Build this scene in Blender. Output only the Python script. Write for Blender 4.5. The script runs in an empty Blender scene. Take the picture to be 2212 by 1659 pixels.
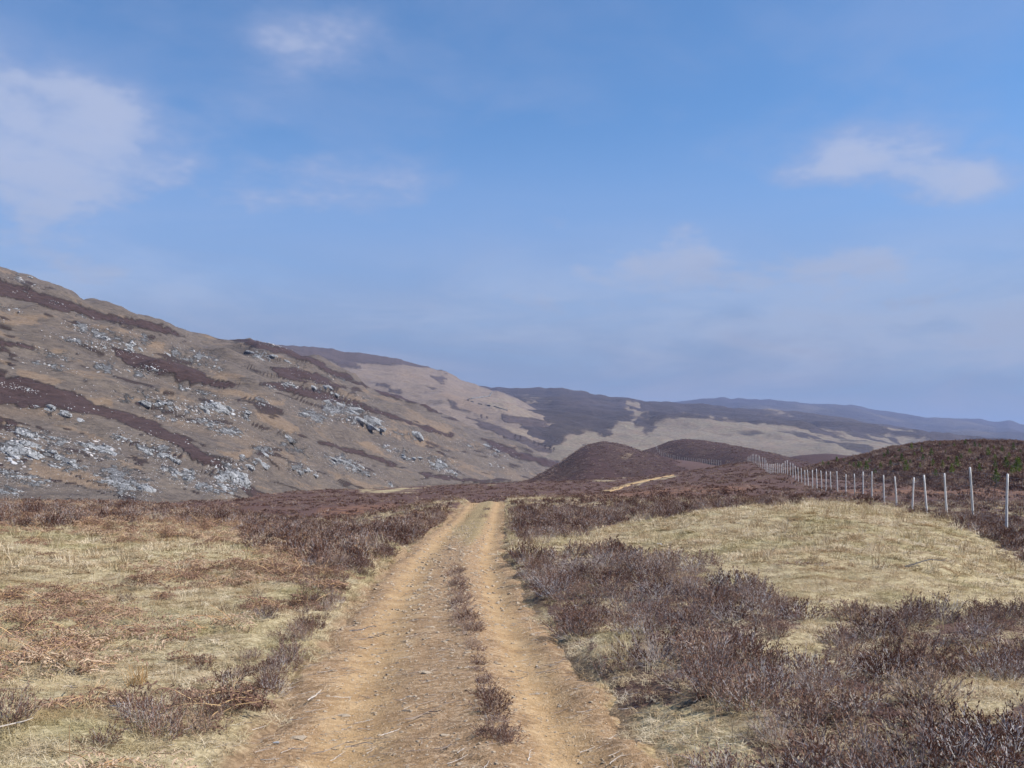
import bpy, math, random
import numpy as np
from mathutils import Vector

rng = np.random.default_rng(7)
random.seed(7)
S = bpy.context.scene
COL = S.collection

# ------------------------------------------------------------------ camera
PW, PH, F = 2212.0, 1659.0, 2150.0          # picture units used for surveying the place
CX, CY, HZ = PW / 2, PH / 2, 1040.0
PITCH = math.atan((HZ - CY) / F)
CP, SP = math.cos(PITCH), math.sin(PITCH)
CAMZ = 1.7
cam_d = bpy.data.cameras.new('camera')
cam_d.sensor_width = 36.0
cam_d.lens = F / PW * 36.0
cam_d.clip_start = 0.1
cam_d.clip_end = 30000.0
cam = bpy.data.objects.new('camera', cam_d)
cam.location = (0, 0, CAMZ)
cam.rotation_euler = (math.pi / 2 + PITCH, 0, 0)
COL.objects.link(cam)
S.camera = cam

# ------------------------------------------------------------------ sky, sun, exposure
SUN_EL, SUN_AZ = math.radians(44), math.radians(97)     # azimuth clockwise from +Y (view direction)
S.view_settings.view_transform = 'Standard'
S.view_settings.look = 'None'
S.view_settings.exposure = 0.6
S.view_settings.gamma = 1.0
S.cycles.use_denoising = True
S.cycles.max_bounces = 3
S.cycles.diffuse_bounces = 2
S.cycles.transparent_max_bounces = 8
S.cycles.volume_bounces = 0
S.cycles.use_adaptive_sampling = True
S.cycles.adaptive_threshold = 0.02
SKY_STRENGTH = 0.09

sun_d = bpy.data.lights.new('sun', 'SUN')
sun_d.energy = 5.0
sun_d.angle = math.radians(0.55)
sun_d.color = (1.0, 0.96, 0.905)
sun = bpy.data.objects.new('sun', sun_d)
COL.objects.link(sun)
sdir = Vector((math.sin(SUN_AZ) * math.cos(SUN_EL), math.cos(SUN_AZ) * math.cos(SUN_EL), math.sin(SUN_EL)))
sun.rotation_euler = (-sdir).to_track_quat('-Z', 'Y').to_euler()
sun.location = sdir * 50


class NT:
    """small helper that writes node trees"""
    def __init__(self, tree):
        self.t = tree
        tree.nodes.clear()

    def n(self, typ, **kw):
        nd = self.t.nodes.new(typ)
        ins = kw.pop('i', {})
        for k, v in kw.items():
            setattr(nd, k, v)
        for k, v in ins.items():
            self.put(nd.inputs[k], v)
        return nd

    def put(self, sock, v):
        if isinstance(v, bpy.types.NodeSocket):
            self.t.links.new(v, sock)
        elif isinstance(v, bpy.types.Node):
            self.t.links.new(v.outputs[0], sock)
        else:
            if sock.type == 'RGBA' and len(v) == 3:
                v = (*v, 1.0)
            sock.default_value = v

    def math(self, op, a, b=0.0, c=0.0, clamp=False):
        nd = self.n('ShaderNodeMath', operation=op, use_clamp=clamp)
        self.put(nd.inputs[0], a)
        self.put(nd.inputs[1], b)
        self.put(nd.inputs[2], c)
        return nd.outputs[0]

    def smooth(self, v, a, b, lo=0.0, hi=1.0):
        nd = self.n('ShaderNodeMapRange', interpolation_type='SMOOTHSTEP')
        for k, x in zip(('Value', 'From Min', 'From Max', 'To Min', 'To Max'), (v, a, b, lo, hi)):
            self.put(nd.inputs[k], x)
        return nd.outputs[0]

    def mix(self, f, a, b, mode='MIX'):
        nd = self.n('ShaderNodeMix', data_type='RGBA', blend_type=mode)
        self.put(nd.inputs[0], f)
        self.put(nd.inputs[6], a)
        self.put(nd.inputs[7], b)
        return nd.outputs[2]

    def noise(self, vec, scale, detail=4, rough=0.55, dist=0.0, out=0):
        nd = self.n('ShaderNodeTexNoise', i={'Scale': scale, 'Detail': detail, 'Roughness': rough, 'Distortion': dist})
        self.put(nd.inputs['Vector'], vec)
        return nd.outputs[out]

    def attr(self, name):
        return self.n('ShaderNodeAttribute', attribute_name=name).outputs['Fac']

    def ramp(self, f, stops):
        nd = self.n('ShaderNodeValToRGB')
        el = nd.color_ramp.elements
        while len(el) < len(stops):
            el.new(0.5)
        for e, (p, c) in zip(el, stops):
            e.position = p
            e.color = (*c, 1.0)
        self.put(nd.inputs[0], f)
        return nd.outputs[0]


world = bpy.data.worlds.new('World')
S.world = world
world.use_nodes = True
w = NT(world.node_tree)
sky = w.n('ShaderNodeTexSky', sky_type='NISHITA', sun_disc=False)
sky.sun_elevation = SUN_EL
sky.sun_rotation = SUN_AZ
sky.altitude = 250
sky.air_density = 1.0
sky.dust_density = 0.3
sky.ozone_density = 3.0
world.cycles.sampling_method = 'MANUAL'
world.cycles.sample_map_resolution = 256
geo = w.n('ShaderNodeNewGeometry')
inc = w.n('ShaderNodeVectorMath', operation='SCALE', i={0: geo.outputs['Incoming'], 'Scale': -1.0})
sep = w.n('ShaderNodeSeparateXYZ', i={0: inc.outputs[0]})
vx, vy, vz = sep.outputs
AZ0 = w.math('ARCTAN2', vx, vy)
EL0 = w.math('ARCSINE', vz)
den = w.math('ADD', w.math('MAXIMUM', vz, 0.0), 0.16)
pl = w.n('ShaderNodeCombineXYZ', i={0: w.math('DIVIDE', vx, den), 1: w.math('DIVIDE', vy, den), 2: 0.0})
cn = w.noise(pl.outputs[0], 2.2, 5, 0.6, 0.3)
wv = w.n('ShaderNodeVectorMath', operation='MULTIPLY', i={0: inc.outputs[0], 1: (1.0, 1.0, 2.0)})
wn_ = w.n('ShaderNodeSeparateColor', i={0: w.noise(wv.outputs[0], 8.0, 4, 0.62, 0.0, 1)})
AZ = w.math('ADD', AZ0, w.math('MULTIPLY', w.math('SUBTRACT', wn_.outputs[0], 0.5), 0.085))
EL = w.math('ADD', EL0, w.math('MULTIPLY', w.math('SUBTRACT', wn_.outputs[1], 0.5), 0.05))
cfine = wn_.outputs[2]


def azel(px, py):
    a, b = (px - CX) / F, (CY - py) / F
    v = Vector((a, CP - b * SP, SP + b * CP)).normalized()
    return math.atan2(v.x, v.y), math.asin(v.z)


# (px, py, rx, ry, weight): the cloud banks seen over the valley
CLOUDS = [(700, 85, 115, 46, 1.1), (620, 130, 75, 35, 0.6), (200, 345, 195, 66, 1.15), (345, 365, 62, 48, 0.7), (60, 400, 150, 75, 0.65),
          (10, 190, 95, 65, 0.8), (260, 245, 125, 36, 0.75), (150, 205, 60, 30, 0.35), (520, 240, 80, 38, 0.5),
          (60, 510, 260, 60, 0.5), (600, 402, 100, 40, 1.0), (680, 368, 34, 24, 0.4), (850, 412, 110, 52, 0.85),
          (1960, 345, 185, 62, 1.0), (1820, 340, 120, 35, 0.45), (2060, 395, 90, 40, 0.5), (1430, 520, 105, 42, 0.85), (1205, 487, 65, 20, 0.6),
          (1070, 585, 80, 45, 0.65), (1330, 590, 200, 45, 0.5), (1480, 640, 230, 55, 0.6), (2050, 545, 300, 55, 0.7), (1900, 660, 420, 70, 0.7),
          (980, 690, 380, 45, 0.45), (500, 600, 200, 40, 0.6), (200, 580, 260, 60, 0.6), (2100, 760, 380, 60, 0.4), (1300, 780, 900, 60, 0.35)]
tot = None
for px, py, rx, ry, wt in CLOUDS:
    a0, e0 = azel(px, py)
    sa, se = rx / F, ry / F
    da = w.math('DIVIDE', w.math('SUBTRACT', AZ, a0), sa)
    de = w.math('DIVIDE', w.math('SUBTRACT', EL, e0), se)
    r2 = w.math('ADD', w.math('MULTIPLY', da, da), w.math('MULTIPLY', de, de))
    g = w.math('MULTIPLY', w.math('EXPONENT', w.math('MULTIPLY', r2, -0.62)), wt)
    tot = g if tot is None else w.math('ADD', tot, g)
# elsewhere on the dome the same broken cloud goes on
aw = w.math('MULTIPLY', AZ0, AZ0)
outside = w.smooth(w.math('ADD', w.math('MULTIPLY', aw, 2.2), w.math('MULTIPLY', w.math('MAXIMUM', w.math('SUBTRACT', EL0, 0.42), 0.0), 3.0)), 0.55, 1.0)
wide = w.math('MULTIPLY', w.smooth(cn, 0.5, 0.72), w.math('MULTIPLY', outside, 0.8))
nz = w.math('ADD', w.math('MULTIPLY', w.math('SUBTRACT', cn, 0.5), 1.7), w.math('MULTIPLY', w.math('SUBTRACT', cfine, 0.5), 2.0))
cl = w.math('ADD', w.math('MULTIPLY', tot, w.math('ADD', 1.0, nz)), wide)
cl = w.math('MULTIPLY', w.smooth(cl, -0.05, 1.3), w.smooth(w.math('ADD', w.math('MULTIPLY', cfine, 0.6), w.math('MULTIPLY', cn, 0.4)), 0.36, 0.60, 0.55, 1.0))
wisp = w.math('MULTIPLY', w.smooth(cn, 0.38, 0.72), 0.26)
cl = w.math('ADD', cl, w.math('MULTIPLY', wisp, w.math('SUBTRACT', 1.0, cl)))
stv = w.n('ShaderNodeCombineXYZ', i={0: w.math('MULTIPLY', AZ0, 3.2), 1: w.math('MULTIPLY', EL0, 15.0), 2: 0.4})
stk = w.noise(stv.outputs[0], 1.5, 4, 0.58, 0.6)
low = w.smooth(EL0, 0.32, 0.10)
veil = w.math('MULTIPLY', w.smooth(EL0, 0.38, 0.09), w.math('ADD', 0.90, w.math('MULTIPLY', w.math('SUBTRACT', stk, 0.5), 0.6)), clamp=True)
cl = w.math('MAXIMUM', w.math('MULTIPLY', cl, 0.88), veil)
cloud_col = w.mix(low, w.mix(w.smooth(cl, 0.45, 0.85), (2.9, 3.4, 5.0), (3.5, 3.95, 5.3)), w.mix(w.math('ADD', w.math('MULTIPLY', w.smooth(stk, 0.38, 0.62), 0.5), w.math('MULTIPLY', w.smooth(w.math('MULTIPLY', tot, w.math('ADD', 1.0, nz)), 0.25, 1.0), 0.6), clamp=True), (1.75, 2.0, 2.72), (2.85, 3.12, 3.85)))
tint = w.mix(1.0, sky.outputs[0], (0.69, 0.985, 1.18), 'MULTIPLY')
skyc = w.mix(cl, tint, cloud_col)
bg = w.n('ShaderNodeBackground', i={'Color': skyc, 'Strength': SKY_STRENGTH})
wo = w.n('ShaderNodeOutputWorld', i={'Surface': bg.outputs[0]})


# ------------------------------------------------------------------ surveying helpers
def ray(px, py):
    a, b = (np.asarray(px, float) - CX) / F, (CY - np.asarray(py, float)) / F
    fy = CP - b * SP
    return a / fy, (SP + b * CP) / fy


def at(px, py, d):
    rx, rz = ray(px, py)
    return np.stack([rx * d, np.asarray(d, float) + 0 * rx, CAMZ + rz * d], -1)


def proj(x, y, z):
    zz = z - CAMZ
    fw = np.maximum(y * CP + zz * SP, 1e-3)
    return CX + F * x / fw, CY - F * (-y * SP + zz * CP) / fw


def hsh(ix, iy, seed):
    h = (ix.astype(np.int64) * 374761393 + iy.astype(np.int64) * 668265263 + seed * 974634777) & 0xFFFFFFFF
    h = ((h ^ (h >> 13)) * 1274126177) & 0xFFFFFFFF
    h = (h ^ (h >> 16)) & 0xFFFFFFFF
    return h / 4294967295.0


def vn(x, y, seed=0):
    x, y = np.asarray(x, float), np.asarray(y, float)
    ix, iy = np.floor(x), np.floor(y)
    fx, fy = x - ix, y - iy
    u, v = fx * fx * fx * (fx * (fx * 6 - 15) + 10), fy * fy * fy * (fy * (fy * 6 - 15) + 10)
    a, b = hsh(ix, iy, seed), hsh(ix + 1, iy, seed)
    c, d = hsh(ix, iy + 1, seed), hsh(ix + 1, iy + 1, seed)
    return ((a * (1 - u) + b * u) * (1 - v) + (c * (1 - u) + d * u) * v) * 2 - 1


def fbm(x, y, octv=4, seed=0, gain=0.5):
    s, amp, f, n = 0.0, 1.0, 1.0, 0.0
    for k in range(octv):
        s = s + amp * vn(x * f + 17.3 * k, y * f - 9.1 * k, seed + k)
        n += amp
        amp *= gain
        f *= 2.03
    return s / n * 1.4


def sstep(a, b, x):
    t = np.clip((np.asarray(x, float) - a) / (b - a), 0, 1)
    return t * t * (3 - 2 * t)


def poly_sd(px, py, poly):
    """signed distance in picture units, positive inside"""
    P = np.array(poly, float)
    Q = np.roll(P, -1, 0)
    best = np.full(np.shape(px), 1e18)
    inside = np.zeros(np.shape(px), bool)
    for (x0, y0), (x1, y1) in zip(P, Q):
        ex, ey = x1 - x0, y1 - y0
        t = np.clip(((px - x0) * ex + (py - y0) * ey) / (ex * ex + ey * ey + 1e-9), 0, 1)
        best = np.minimum(best, (px - x0 - t * ex) ** 2 + (py - y0 - t * ey) ** 2)
        if y0 != y1:
            inside ^= ((y0 > py) != (y1 > py)) & (px < (x1 - x0) * (py - y0) / (y1 - y0) + x0)
    return np.where(inside, 1, -1) * np.sqrt(best)


# ------------------------------------------------------------------ object helpers
def tag(o, label=None, cat=None, group=None, kind=None):
    if label:
        o['label'] = label
    if cat:
        o['category'] = cat
    if group:
        o['group'] = group
    if kind:
        o['kind'] = kind
    return o


def mesh_from(name, verts, faces, mats=(), smooth=False, midx=None):
    m = bpy.data.meshes.new(name)
    verts = np.asarray(verts, np.float32)
    if isinstance(faces, np.ndarray):
        nf, k = faces.shape
        m.vertices.add(len(verts))
        m.vertices.foreach_set('co', verts.ravel())
        m.loops.add(nf * k)
        m.loops.foreach_set('vertex_index', faces.astype(np.int32).ravel())
        m.polygons.add(nf)
        m.polygons.foreach_set('loop_start', np.arange(0, nf * k, k, dtype=np.int32))
        m.update(calc_edges=True)
    else:
        m.from_pydata([tuple(map(float, v)) for v in verts], [], faces)
    for mt in mats:
        m.materials.append(mt)
    if midx is not None:
        m.polygons.foreach_set('material_index', np.asarray(midx, np.int32))
    m.polygons.foreach_set('use_smooth', np.full(len(m.polygons), smooth))
    m.update()
    return m


def obj(name, mesh, parent=None):
    o = bpy.data.objects.new(name, mesh)
    COL.objects.link(o)
    if parent is not None:
        o.parent = parent
    return o


def empty(name, loc=(0, 0, 0), rz=0.0, sc=1.0):
    o = bpy.data.objects.new(name, None)
    COL.objects.link(o)
    o.location = loc
    o.rotation_euler = (0, 0, rz)
    o.scale = (sc, sc, sc)
    o.empty_display_size = 0.2
    return o


def grid_faces(nr, nc, wrap=False):
    i = np.arange(nr - 1)[:, None]
    j = np.arange(nc - 1)[None, :]
    a = (i * nc + j).ravel()
    return np.stack([a, a + 1, a + nc + 1, a + nc], -1)


def set_attr(mesh, name, vals):
    a = mesh.attributes.new(name, 'FLOAT', 'POINT')
    a.data.foreach_set('value', np.asarray(vals, np.float32).ravel())


# ------------------------------------------------------------------ materials
def material(name):
    m = bpy.data.materials.new(name)
    m.use_nodes = True
    m.cycles.emission_sampling = 'NONE'
    return m, NT(m.node_tree)


def finish(t, color, rough=0.9, bump=None, bstr=0.5, bdist=0.05, trans=0.0, spec=0.2):
    b = t.n('ShaderNodeBsdfPrincipled', i={'Base Color': color, 'Roughness': rough, 'Specular IOR Level': spec})
    if bump is not None:
        bp = t.n('ShaderNodeBump', i={'Strength': bstr, 'Distance': bdist, 'Height': bump})
        t.put(b.inputs['Normal'], bp.outputs[0])
    sh = b.outputs[0]
    if trans > 0:
        tr = t.n('ShaderNodeBsdfTranslucent', i={'Color': color})
        mx = t.n('ShaderNodeMixShader', i={0: trans})
        t.put(mx.inputs[1], sh)
        t.put(mx.inputs[2], tr.outputs[0])
        sh = mx.outputs[0]
    t.n('ShaderNodeOutputMaterial', i={'Surface': sh})


HEATHER_A, HEATHER_B = (0.075, 0.036, 0.030), (0.155, 0.088, 0.078)
STRAW_A, STRAW_B = (0.44, 0.345, 0.20), (0.30, 0.235, 0.125)


def obj_color(name, stops, scale=3.0, trans=0.15, rough=0.85, amount=0.35):
    """vegetation colour that differs from plant to plant and a little inside each"""
    m, t = material(name)
    inf = t.n('ShaderNodeObjectInfo')
    tc = t.n('ShaderNodeTexCoord')
    wn = t.noise(tc.outputs['Object'], scale, 2, 0.6)
    f = t.math('ADD', inf.outputs['Random'], t.math('MULTIPLY', t.math('SUBTRACT', wn, 0.5), amount * 2), clamp=True)
    finish(t, t.ramp(f, stops), rough, trans=trans)
    return m


m_heath_leaf = obj_color('heather foliage', [(0.0, (0.095, 0.042, 0.028)), (0.35, (0.165, 0.085, 0.058)), (0.75, (0.27, 0.165, 0.117)), (1.0, (0.42, 0.30, 0.205))], 5.0, 0.15)
m_heath_stem = obj_color('heather stems', [(0.0, (0.22, 0.18, 0.17)), (0.6, (0.42, 0.375, 0.36)), (1.0, (0.64, 0.60, 0.58))], 3.0, 0.0)
m_bracken = obj_color('dead bracken', [(0.0, (0.15, 0.085, 0.06)), (0.45, (0.28, 0.165, 0.115)), (0.8, (0.40, 0.265, 0.18)), (1.0, (0.52, 0.39, 0.27))], 4.0, 0.2)
m_stalk = obj_color('bracken stalk', [(0.0, (0.42, 0.24, 0.11)), (1.0, (0.55, 0.38, 0.2))], 3.0, 0.0, 0.6)
m_twig = obj_color('bleached twig', [(0.0, (0.22, 0.17, 0.14)), (0.5, (0.42, 0.35, 0.29)), (1.0, (0.62, 0.57, 0.52))], 6.0, 0.0)
m_straw = obj_color('brown straw', [(0.0, (0.16, 0.10, 0.06)), (0.5, (0.34, 0.24, 0.15)), (1.0, (0.55, 0.44, 0.31))], 6.0, 0.0)
m_rush = obj_color('tussock grass', [(0.0, (0.36, 0.2, 0.08)), (1.0, (0.46, 0.34, 0.16))], 4.0, 0.2)


def grass_material():
    m, t = material('dry grass blades')
    inf = t.n('ShaderNodeObjectInfo')
    g = t.n('ShaderNodeNewGeometry')
    pos = g.outputs['Position']
    n1 = t.noise(pos, 0.55, 4, 0.6, 0.4)
    n2 = t.noise(pos, 9.0, 3, 0.6)
    f = t.math('ADD', inf.outputs['Random'], t.math('MULTIPLY', t.math('SUBTRACT', n2, 0.5), 0.9), clamp=True)
    c = t.ramp(f, [(0.0, (0.27, 0.18, 0.105)), (0.35, (0.46, 0.355, 0.215)), (0.7, (0.60, 0.49, 0.325)), (1.0, (0.72, 0.62, 0.46))])
    gr = t.math('MULTIPLY', t.smooth(n1, 0.46, 0.64), 0.52)
    c = t.mix(gr, c, (0.30, 0.265, 0.11))
    c = t.mix(t.math('MULTIPLY', t.smooth(t.noise(pos, 1.5, 4, 0.6, 0.4), 0.52, 0.68), 0.35), c, (0.66, 0.57, 0.42))
    c = t.mix(t.math('MULTIPLY', t.smooth(t.noise(pos, 2.3, 4, 0.6, 0.4), 0.48, 0.34), 0.45), c, (0.23, 0.17, 0.095))
    orange = t.math('MULTIPLY', t.smooth(t.noise(pos, 0.9, 3, 0.6, 0.3), 0.5, 0.66), 0.6)
    c = t.mix(orange, c, (0.32, 0.20, 0.095))
    finish(t, c, 0.8, trans=0.2)
    return m


m_grass = grass_material()


def ground_material():
    m, t = material('moor ground')
    g = t.n('ShaderNodeNewGeometry')
    pos = g.outputs['Position']
    n_big = t.noise(pos, 0.12, 5, 0.6, 0.3)
    n_mid = t.noise(pos, 1.1, 5, 0.62, 0.3)
    n_fine = t.noise(pos, 14.0, 5, 0.7)
    straw = t.ramp(n_fine, [(0.3, (0.16, 0.12, 0.062)), (0.5, (0.33, 0.265, 0.15)), (0.68, (0.50, 0.42, 0.27))])
    n1 = t.noise(pos, 0.55, 4, 0.6, 0.4)
    straw = t.mix(t.math('MULTIPLY', t.smooth(n1, 0.5, 0.72), 0.5), straw, (0.24, 0.21, 0.095))
    heath = t.ramp(t.math('ADD', t.math('MULTIPLY', n_fine, 0.5), t.math('MULTIPLY', n_mid, 0.5)),
                   [(0.36, (0.052, 0.026, 0.022)), (0.5, (0.082, 0.043, 0.037)), (0.66, (0.13, 0.08, 0.062))])
    n_pat = t.noise(pos, 0.35, 5, 0.65, 0.5)
    heath = t.mix(t.math('MULTIPLY', t.smooth(n_pat, 0.42, 0.68), 0.6), heath, (0.12, 0.074, 0.05))
    hm = t.smooth(t.math('ADD', t.attr('heath'), t.math('MULTIPLY', t.math('SUBTRACT', n_mid, 0.5), 0.9)), 0.35, 0.65)
    c = t.mix(hm, straw, heath)
    red = t.math('MULTIPLY', t.attr('rust'), t.smooth(n_mid, 0.4, 0.6))
    c = t.mix(red, c, (0.2, 0.1, 0.055))
    dirt = t.ramp(n_fine, [(0.3, (0.13, 0.082, 0.045)), (0.5, (0.22, 0.145, 0.082)), (0.7, (0.34, 0.24, 0.145))])
    dm = t.smooth(t.math('ADD', t.attr('dirt'), t.math('MULTIPLY', t.math('SUBTRACT', n_mid, 0.5), 0.6)), 0.4, 0.75)
    c = t.mix(dm, c, dirt)
    hgt = t.math('ADD', t.math('MULTIPLY', n_fine, 0.35), n_mid)
    finish(t, c, 0.95, hgt, 0.7, 0.12)
    return m


def track_material():
    m, t = material('track dirt')
    g = t.n('ShaderNodeNewGeometry')
    pos = g.outputs['Position']
    n_mid = t.noise(pos, 2.2, 5, 0.62, 0.35)
    n_fine = t.noise(pos, 16.0, 6, 0.7, 0.2)
    vor = t.n('ShaderNodeTexVoronoi', feature='F1', i={'Vector': pos, 'Scale': 26.0, 'Randomness': 1.0})
    vor2 = t.n('ShaderNodeTexVoronoi', feature='F1', i={'Vector': pos, 'Scale': 70.0, 'Randomness': 1.0})
    lane = t.attr('lane')
    brown = t.ramp(n_mid, [(0.28, (0.15, 0.085, 0.038)), (0.5, (0.25, 0.15, 0.07)), (0.72, (0.36, 0.235, 0.118))])
    pale = t.ramp(n_mid, [(0.28, (0.255, 0.15, 0.066)), (0.5, (0.35, 0.226, 0.106)), (0.72, (0.46, 0.318, 0.17))])
    lm = t.smooth(t.math('ADD', lane, t.math('MULTIPLY', t.math('SUBTRACT', n_mid, 0.5), 1.1)), 0.2, 0.85)
    c = t.mix(lm, brown, pale)
    deb = t.ramp(n_fine, [(0.33, (0.11, 0.07, 0.042)), (0.5, (0.29, 0.19, 0.11)), (0.66, (0.54, 0.41, 0.28))])
    c = t.mix(t.math('SUBTRACT', 0.6, t.math('MULTIPLY', lane, 0.35)), c, deb)
    peb = t.math('MULTIPLY', t.smooth(vor.outputs['Distance'], 0.3, 0.16), t.smooth(t.n('ShaderNodeSeparateColor', i={0: vor.outputs['Color']}).outputs[0], 0.6, 0.62))
    c = t.mix(t.math('MULTIPLY', peb, 0.7), c, t.mix(vor.outputs['Color'], (0.40, 0.28, 0.17), (0.62, 0.52, 0.40)))
    gm = t.smooth(t.math('ADD', t.attr('grassy'), t.math('MULTIPLY', t.math('SUBTRACT', t.noise(pos, 3.0, 5, 0.7), 0.5), 1.5)), 0.4, 0.75)
    c = t.mix(t.math('MULTIPLY', gm, 0.7), c, t.ramp(n_fine, [(0.35, (0.12, 0.09, 0.04)), (0.6, (0.36, 0.28, 0.14))]))
    h = t.math('ADD', t.math('ADD', t.math('MULTIPLY', n_mid, 0.4), t.math('MULTIPLY', n_fine, 0.7)), t.math('MULTIPLY', peb, 0.35))
    h = t.math('SUBTRACT', h, t.math('MULTIPLY', vor2.outputs['Distance'], 0.15))
    finish(t, c, 0.95, h, 0.8, 0.035)
    return m


def hill_material(name, base, heath, rock=False, ochre=None, s=1.0, bump=0.6, pale=None):
    """moorland slope: grass, heather patches, bare rock; s stretches the pattern for farther hills"""
    m, t = material(name)
    g = t.n('ShaderNodeNewGeometry')
    pos = g.outputs['Position']
    mp = t.n('ShaderNodeMapping', i={'Vector': pos, 'Rotation': (0.0, 0.14, 0.0), 'Scale': (0.6, 0.6, 2.6)})
    p2 = mp.outputs[0]
    nb = t.noise(p2, 0.022 / s, 6, 0.6, 0.6)
    nm = t.noise(p2, 0.11 / s, 6, 0.65, 0.5)
    nf = t.noise(p2, 0.7 / s, 6, 0.7, 0.2)
    nff = t.noise(p2, 2.6 / s, 4, 0.65)
    c = t.ramp(nm, [(0.25, base[0]), (0.5, base[1]), (0.75, base[2])])
    if ochre:
        om = t.smooth(t.math('ADD', t.attr('ochre'), t.math('MULTIPLY', t.math('SUBTRACT', nm, 0.5), 1.3)), 0.35, 0.8)
        c = t.mix(t.math('MULTIPLY', om, 0.75), c, ochre)
        c = t.mix(t.math('MULTIPLY', t.smooth(nb, 0.52, 0.66), 0.4), c, ochre)
    if pale:
        pm = t.smooth(t.math('ADD', t.attr('pale'), t.math('MULTIPLY', t.math('SUBTRACT', nm, 0.5), 1.0)), 0.3, 0.7)
        pc = t.mix(t.smooth(nm, 0.38, 0.64), pale, (pale[0] * 0.95, pale[1] * 0.8, pale[2] * 0.82))
        c = t.mix(t.math('MULTIPLY', pm, 0.92), c, t.mix(t.smooth(nf, 0.3, 0.7, 0.55, 0.0), pc, tuple(x * 0.45 for x in pale)))
    c = t.mix(0.45, c, t.ramp(nf, [(0.3, tuple(x * 0.45 for x in base[0])), (0.7, tuple(min(1, x * 1.3) for x in base[2]))]))
    c = t.mix(t.math('MULTIPLY', t.smooth(nff, 0.42, 0.30), 0.55), c, tuple(x * 0.55 for x in base[0]))
    c = t.mix(t.math('MULTIPLY', t.smooth(nff, 0.58, 0.72), 0.45), c, tuple(min(1, x * 1.5) for x in base[2]))
    hm = t.smooth(t.math('ADD', t.attr('heath'), t.math('MULTIPLY', t.math('SUBTRACT', t.math('ADD', t.math('MULTIPLY', nm, 0.35), t.math('ADD', t.math('MULTIPLY', nf, 0.4), t.math('MULTIPLY', nff, 0.25))), 0.5), 2.6)), 0.25, 0.80)
    hc = t.ramp(nf, [(0.3, tuple(x * 0.7 for x in heath)), (0.7, tuple(x * 1.35 for x in heath))])
    c = t.mix(hm, c, hc)
    h = t.math('ADD', t.math('ADD', t.math('MULTIPLY', nm, 1.5), t.math('MULTIPLY', nf, 0.6)), t.math('MULTIPLY', hm, 0.6))
    if rock:
        nr = t.noise(pos, 0.55, 8, 0.72, 0.6)
        nr2 = t.noise(pos, 2.5, 6, 0.7, 0.4)
        rk = t.math('ADD', t.attr('rock'), t.math('MULTIPLY', t.math('SUBTRACT', nr, 0.5), 2.2))
        rm = t.math('MULTIPLY', t.smooth(rk, 0.60, 0.86), 0.8)
        rc = t.ramp(nr2, [(0.3, (0.13, 0.125, 0.125)), (0.45, (0.27, 0.27, 0.275)), (0.62, (0.42, 0.42, 0.43)), (0.8, (0.56, 0.55, 0.55))])
        c = t.mix(rm, c, rc)
        h = t.math('ADD', h, t.math('MULTIPLY', rm, t.math('ADD', 0.6, t.math('MULTIPLY', nr2, 2.5))))
    finish(t, c, 0.95, h, bump, 1.2 * s)
    return m


def rock_material():
    m, t = material('schist rock')
    inf = t.n('ShaderNodeObjectInfo')
    g = t.n('ShaderNodeNewGeometry')
    n1 = t.noise(g.outputs['Position'], 1.3, 8, 0.72, 0.8)
    n2 = t.noise(g.outputs['Position'], 7.0, 6, 0.7)
    f = t.math('ADD', t.math('MULTIPLY', n1, 0.65), t.math('MULTIPLY', n2, 0.35))
    c = t.ramp(f, [(0.33, (0.14, 0.135, 0.14)), (0.44, (0.32, 0.32, 0.33)), (0.54, (0.44, 0.435, 0.44)), (0.68, (0.60, 0.575, 0.56))])
    c = t.mix(t.math('MULTIPLY', t.smooth(inf.outputs['Random'], 0.6, 1.0), 0.5), c, (0.58, 0.49, 0.44))
    c = t.mix(t.math('MULTIPLY', t.smooth(t.noise(g.outputs['Position'], 0.5, 4, 0.6), 0.55, 0.7), 0.35), c, (0.2, 0.16, 0.12))
    finish(t, c, 0.85, f, 0.8, 0.35)
    return m


def simple(name, c1, c2, scale, rough=0.8, bstr=0.4, bdist=0.01, stretch=(1, 1, 1)):
    m, t = material(name)
    tc = t.n('ShaderNodeTexCoord')
    mp = t.n('ShaderNodeMapping', i={'Vector': tc.outputs['Object'], 'Scale': stretch})
    inf = t.n('ShaderNodeObjectInfo')
    n = t.noise(mp.outputs[0], scale, 6, 0.65, 0.3)
    c = t.mix(t.smooth(n, 0.3, 0.7), c1, c2)
    c = t.mix(t.math('MULTIPLY', inf.outputs['Random'], 0.35), c, tuple(x * 0.6 for x in c1))
    finish(t, c, rough, n, bstr, bdist)
    return m


m_ground = ground_material()
m_track = track_material()
m_rockyhill = hill_material('rocky hillside', [(0.058, 0.046, 0.044), (0.096, 0.078, 0.071), (0.158, 0.126, 0.098)], (0.050, 0.031, 0.030), True, (0.235, 0.155, 0.095), 1.0, 0.9)
m_knoll = hill_material('heather knoll', [(0.058, 0.032, 0.027), (0.082, 0.047, 0.037), (0.115, 0.072, 0.052)], (0.058, 0.030, 0.026), False, None, 0.35, 1.0, (0.42, 0.34, 0.2))
m_grassyhill = hill_material('grassy far hillside', [(0.10, 0.076, 0.062), (0.16, 0.12, 0.094), (0.215, 0.166, 0.126)], (0.072, 0.052, 0.047), False, (0.2, 0.135, 0.09), 2.0, 1.0, (0.25, 0.205, 0.145))
m_darkhill = hill_material('dark far heather hillside', [(0.06, 0.045, 0.038), (0.085, 0.064, 0.05), (0.15, 0.11, 0.08)], (0.056, 0.042, 0.04), False, None, 2.0, 1.0, (0.275, 0.24, 0.17))
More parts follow.
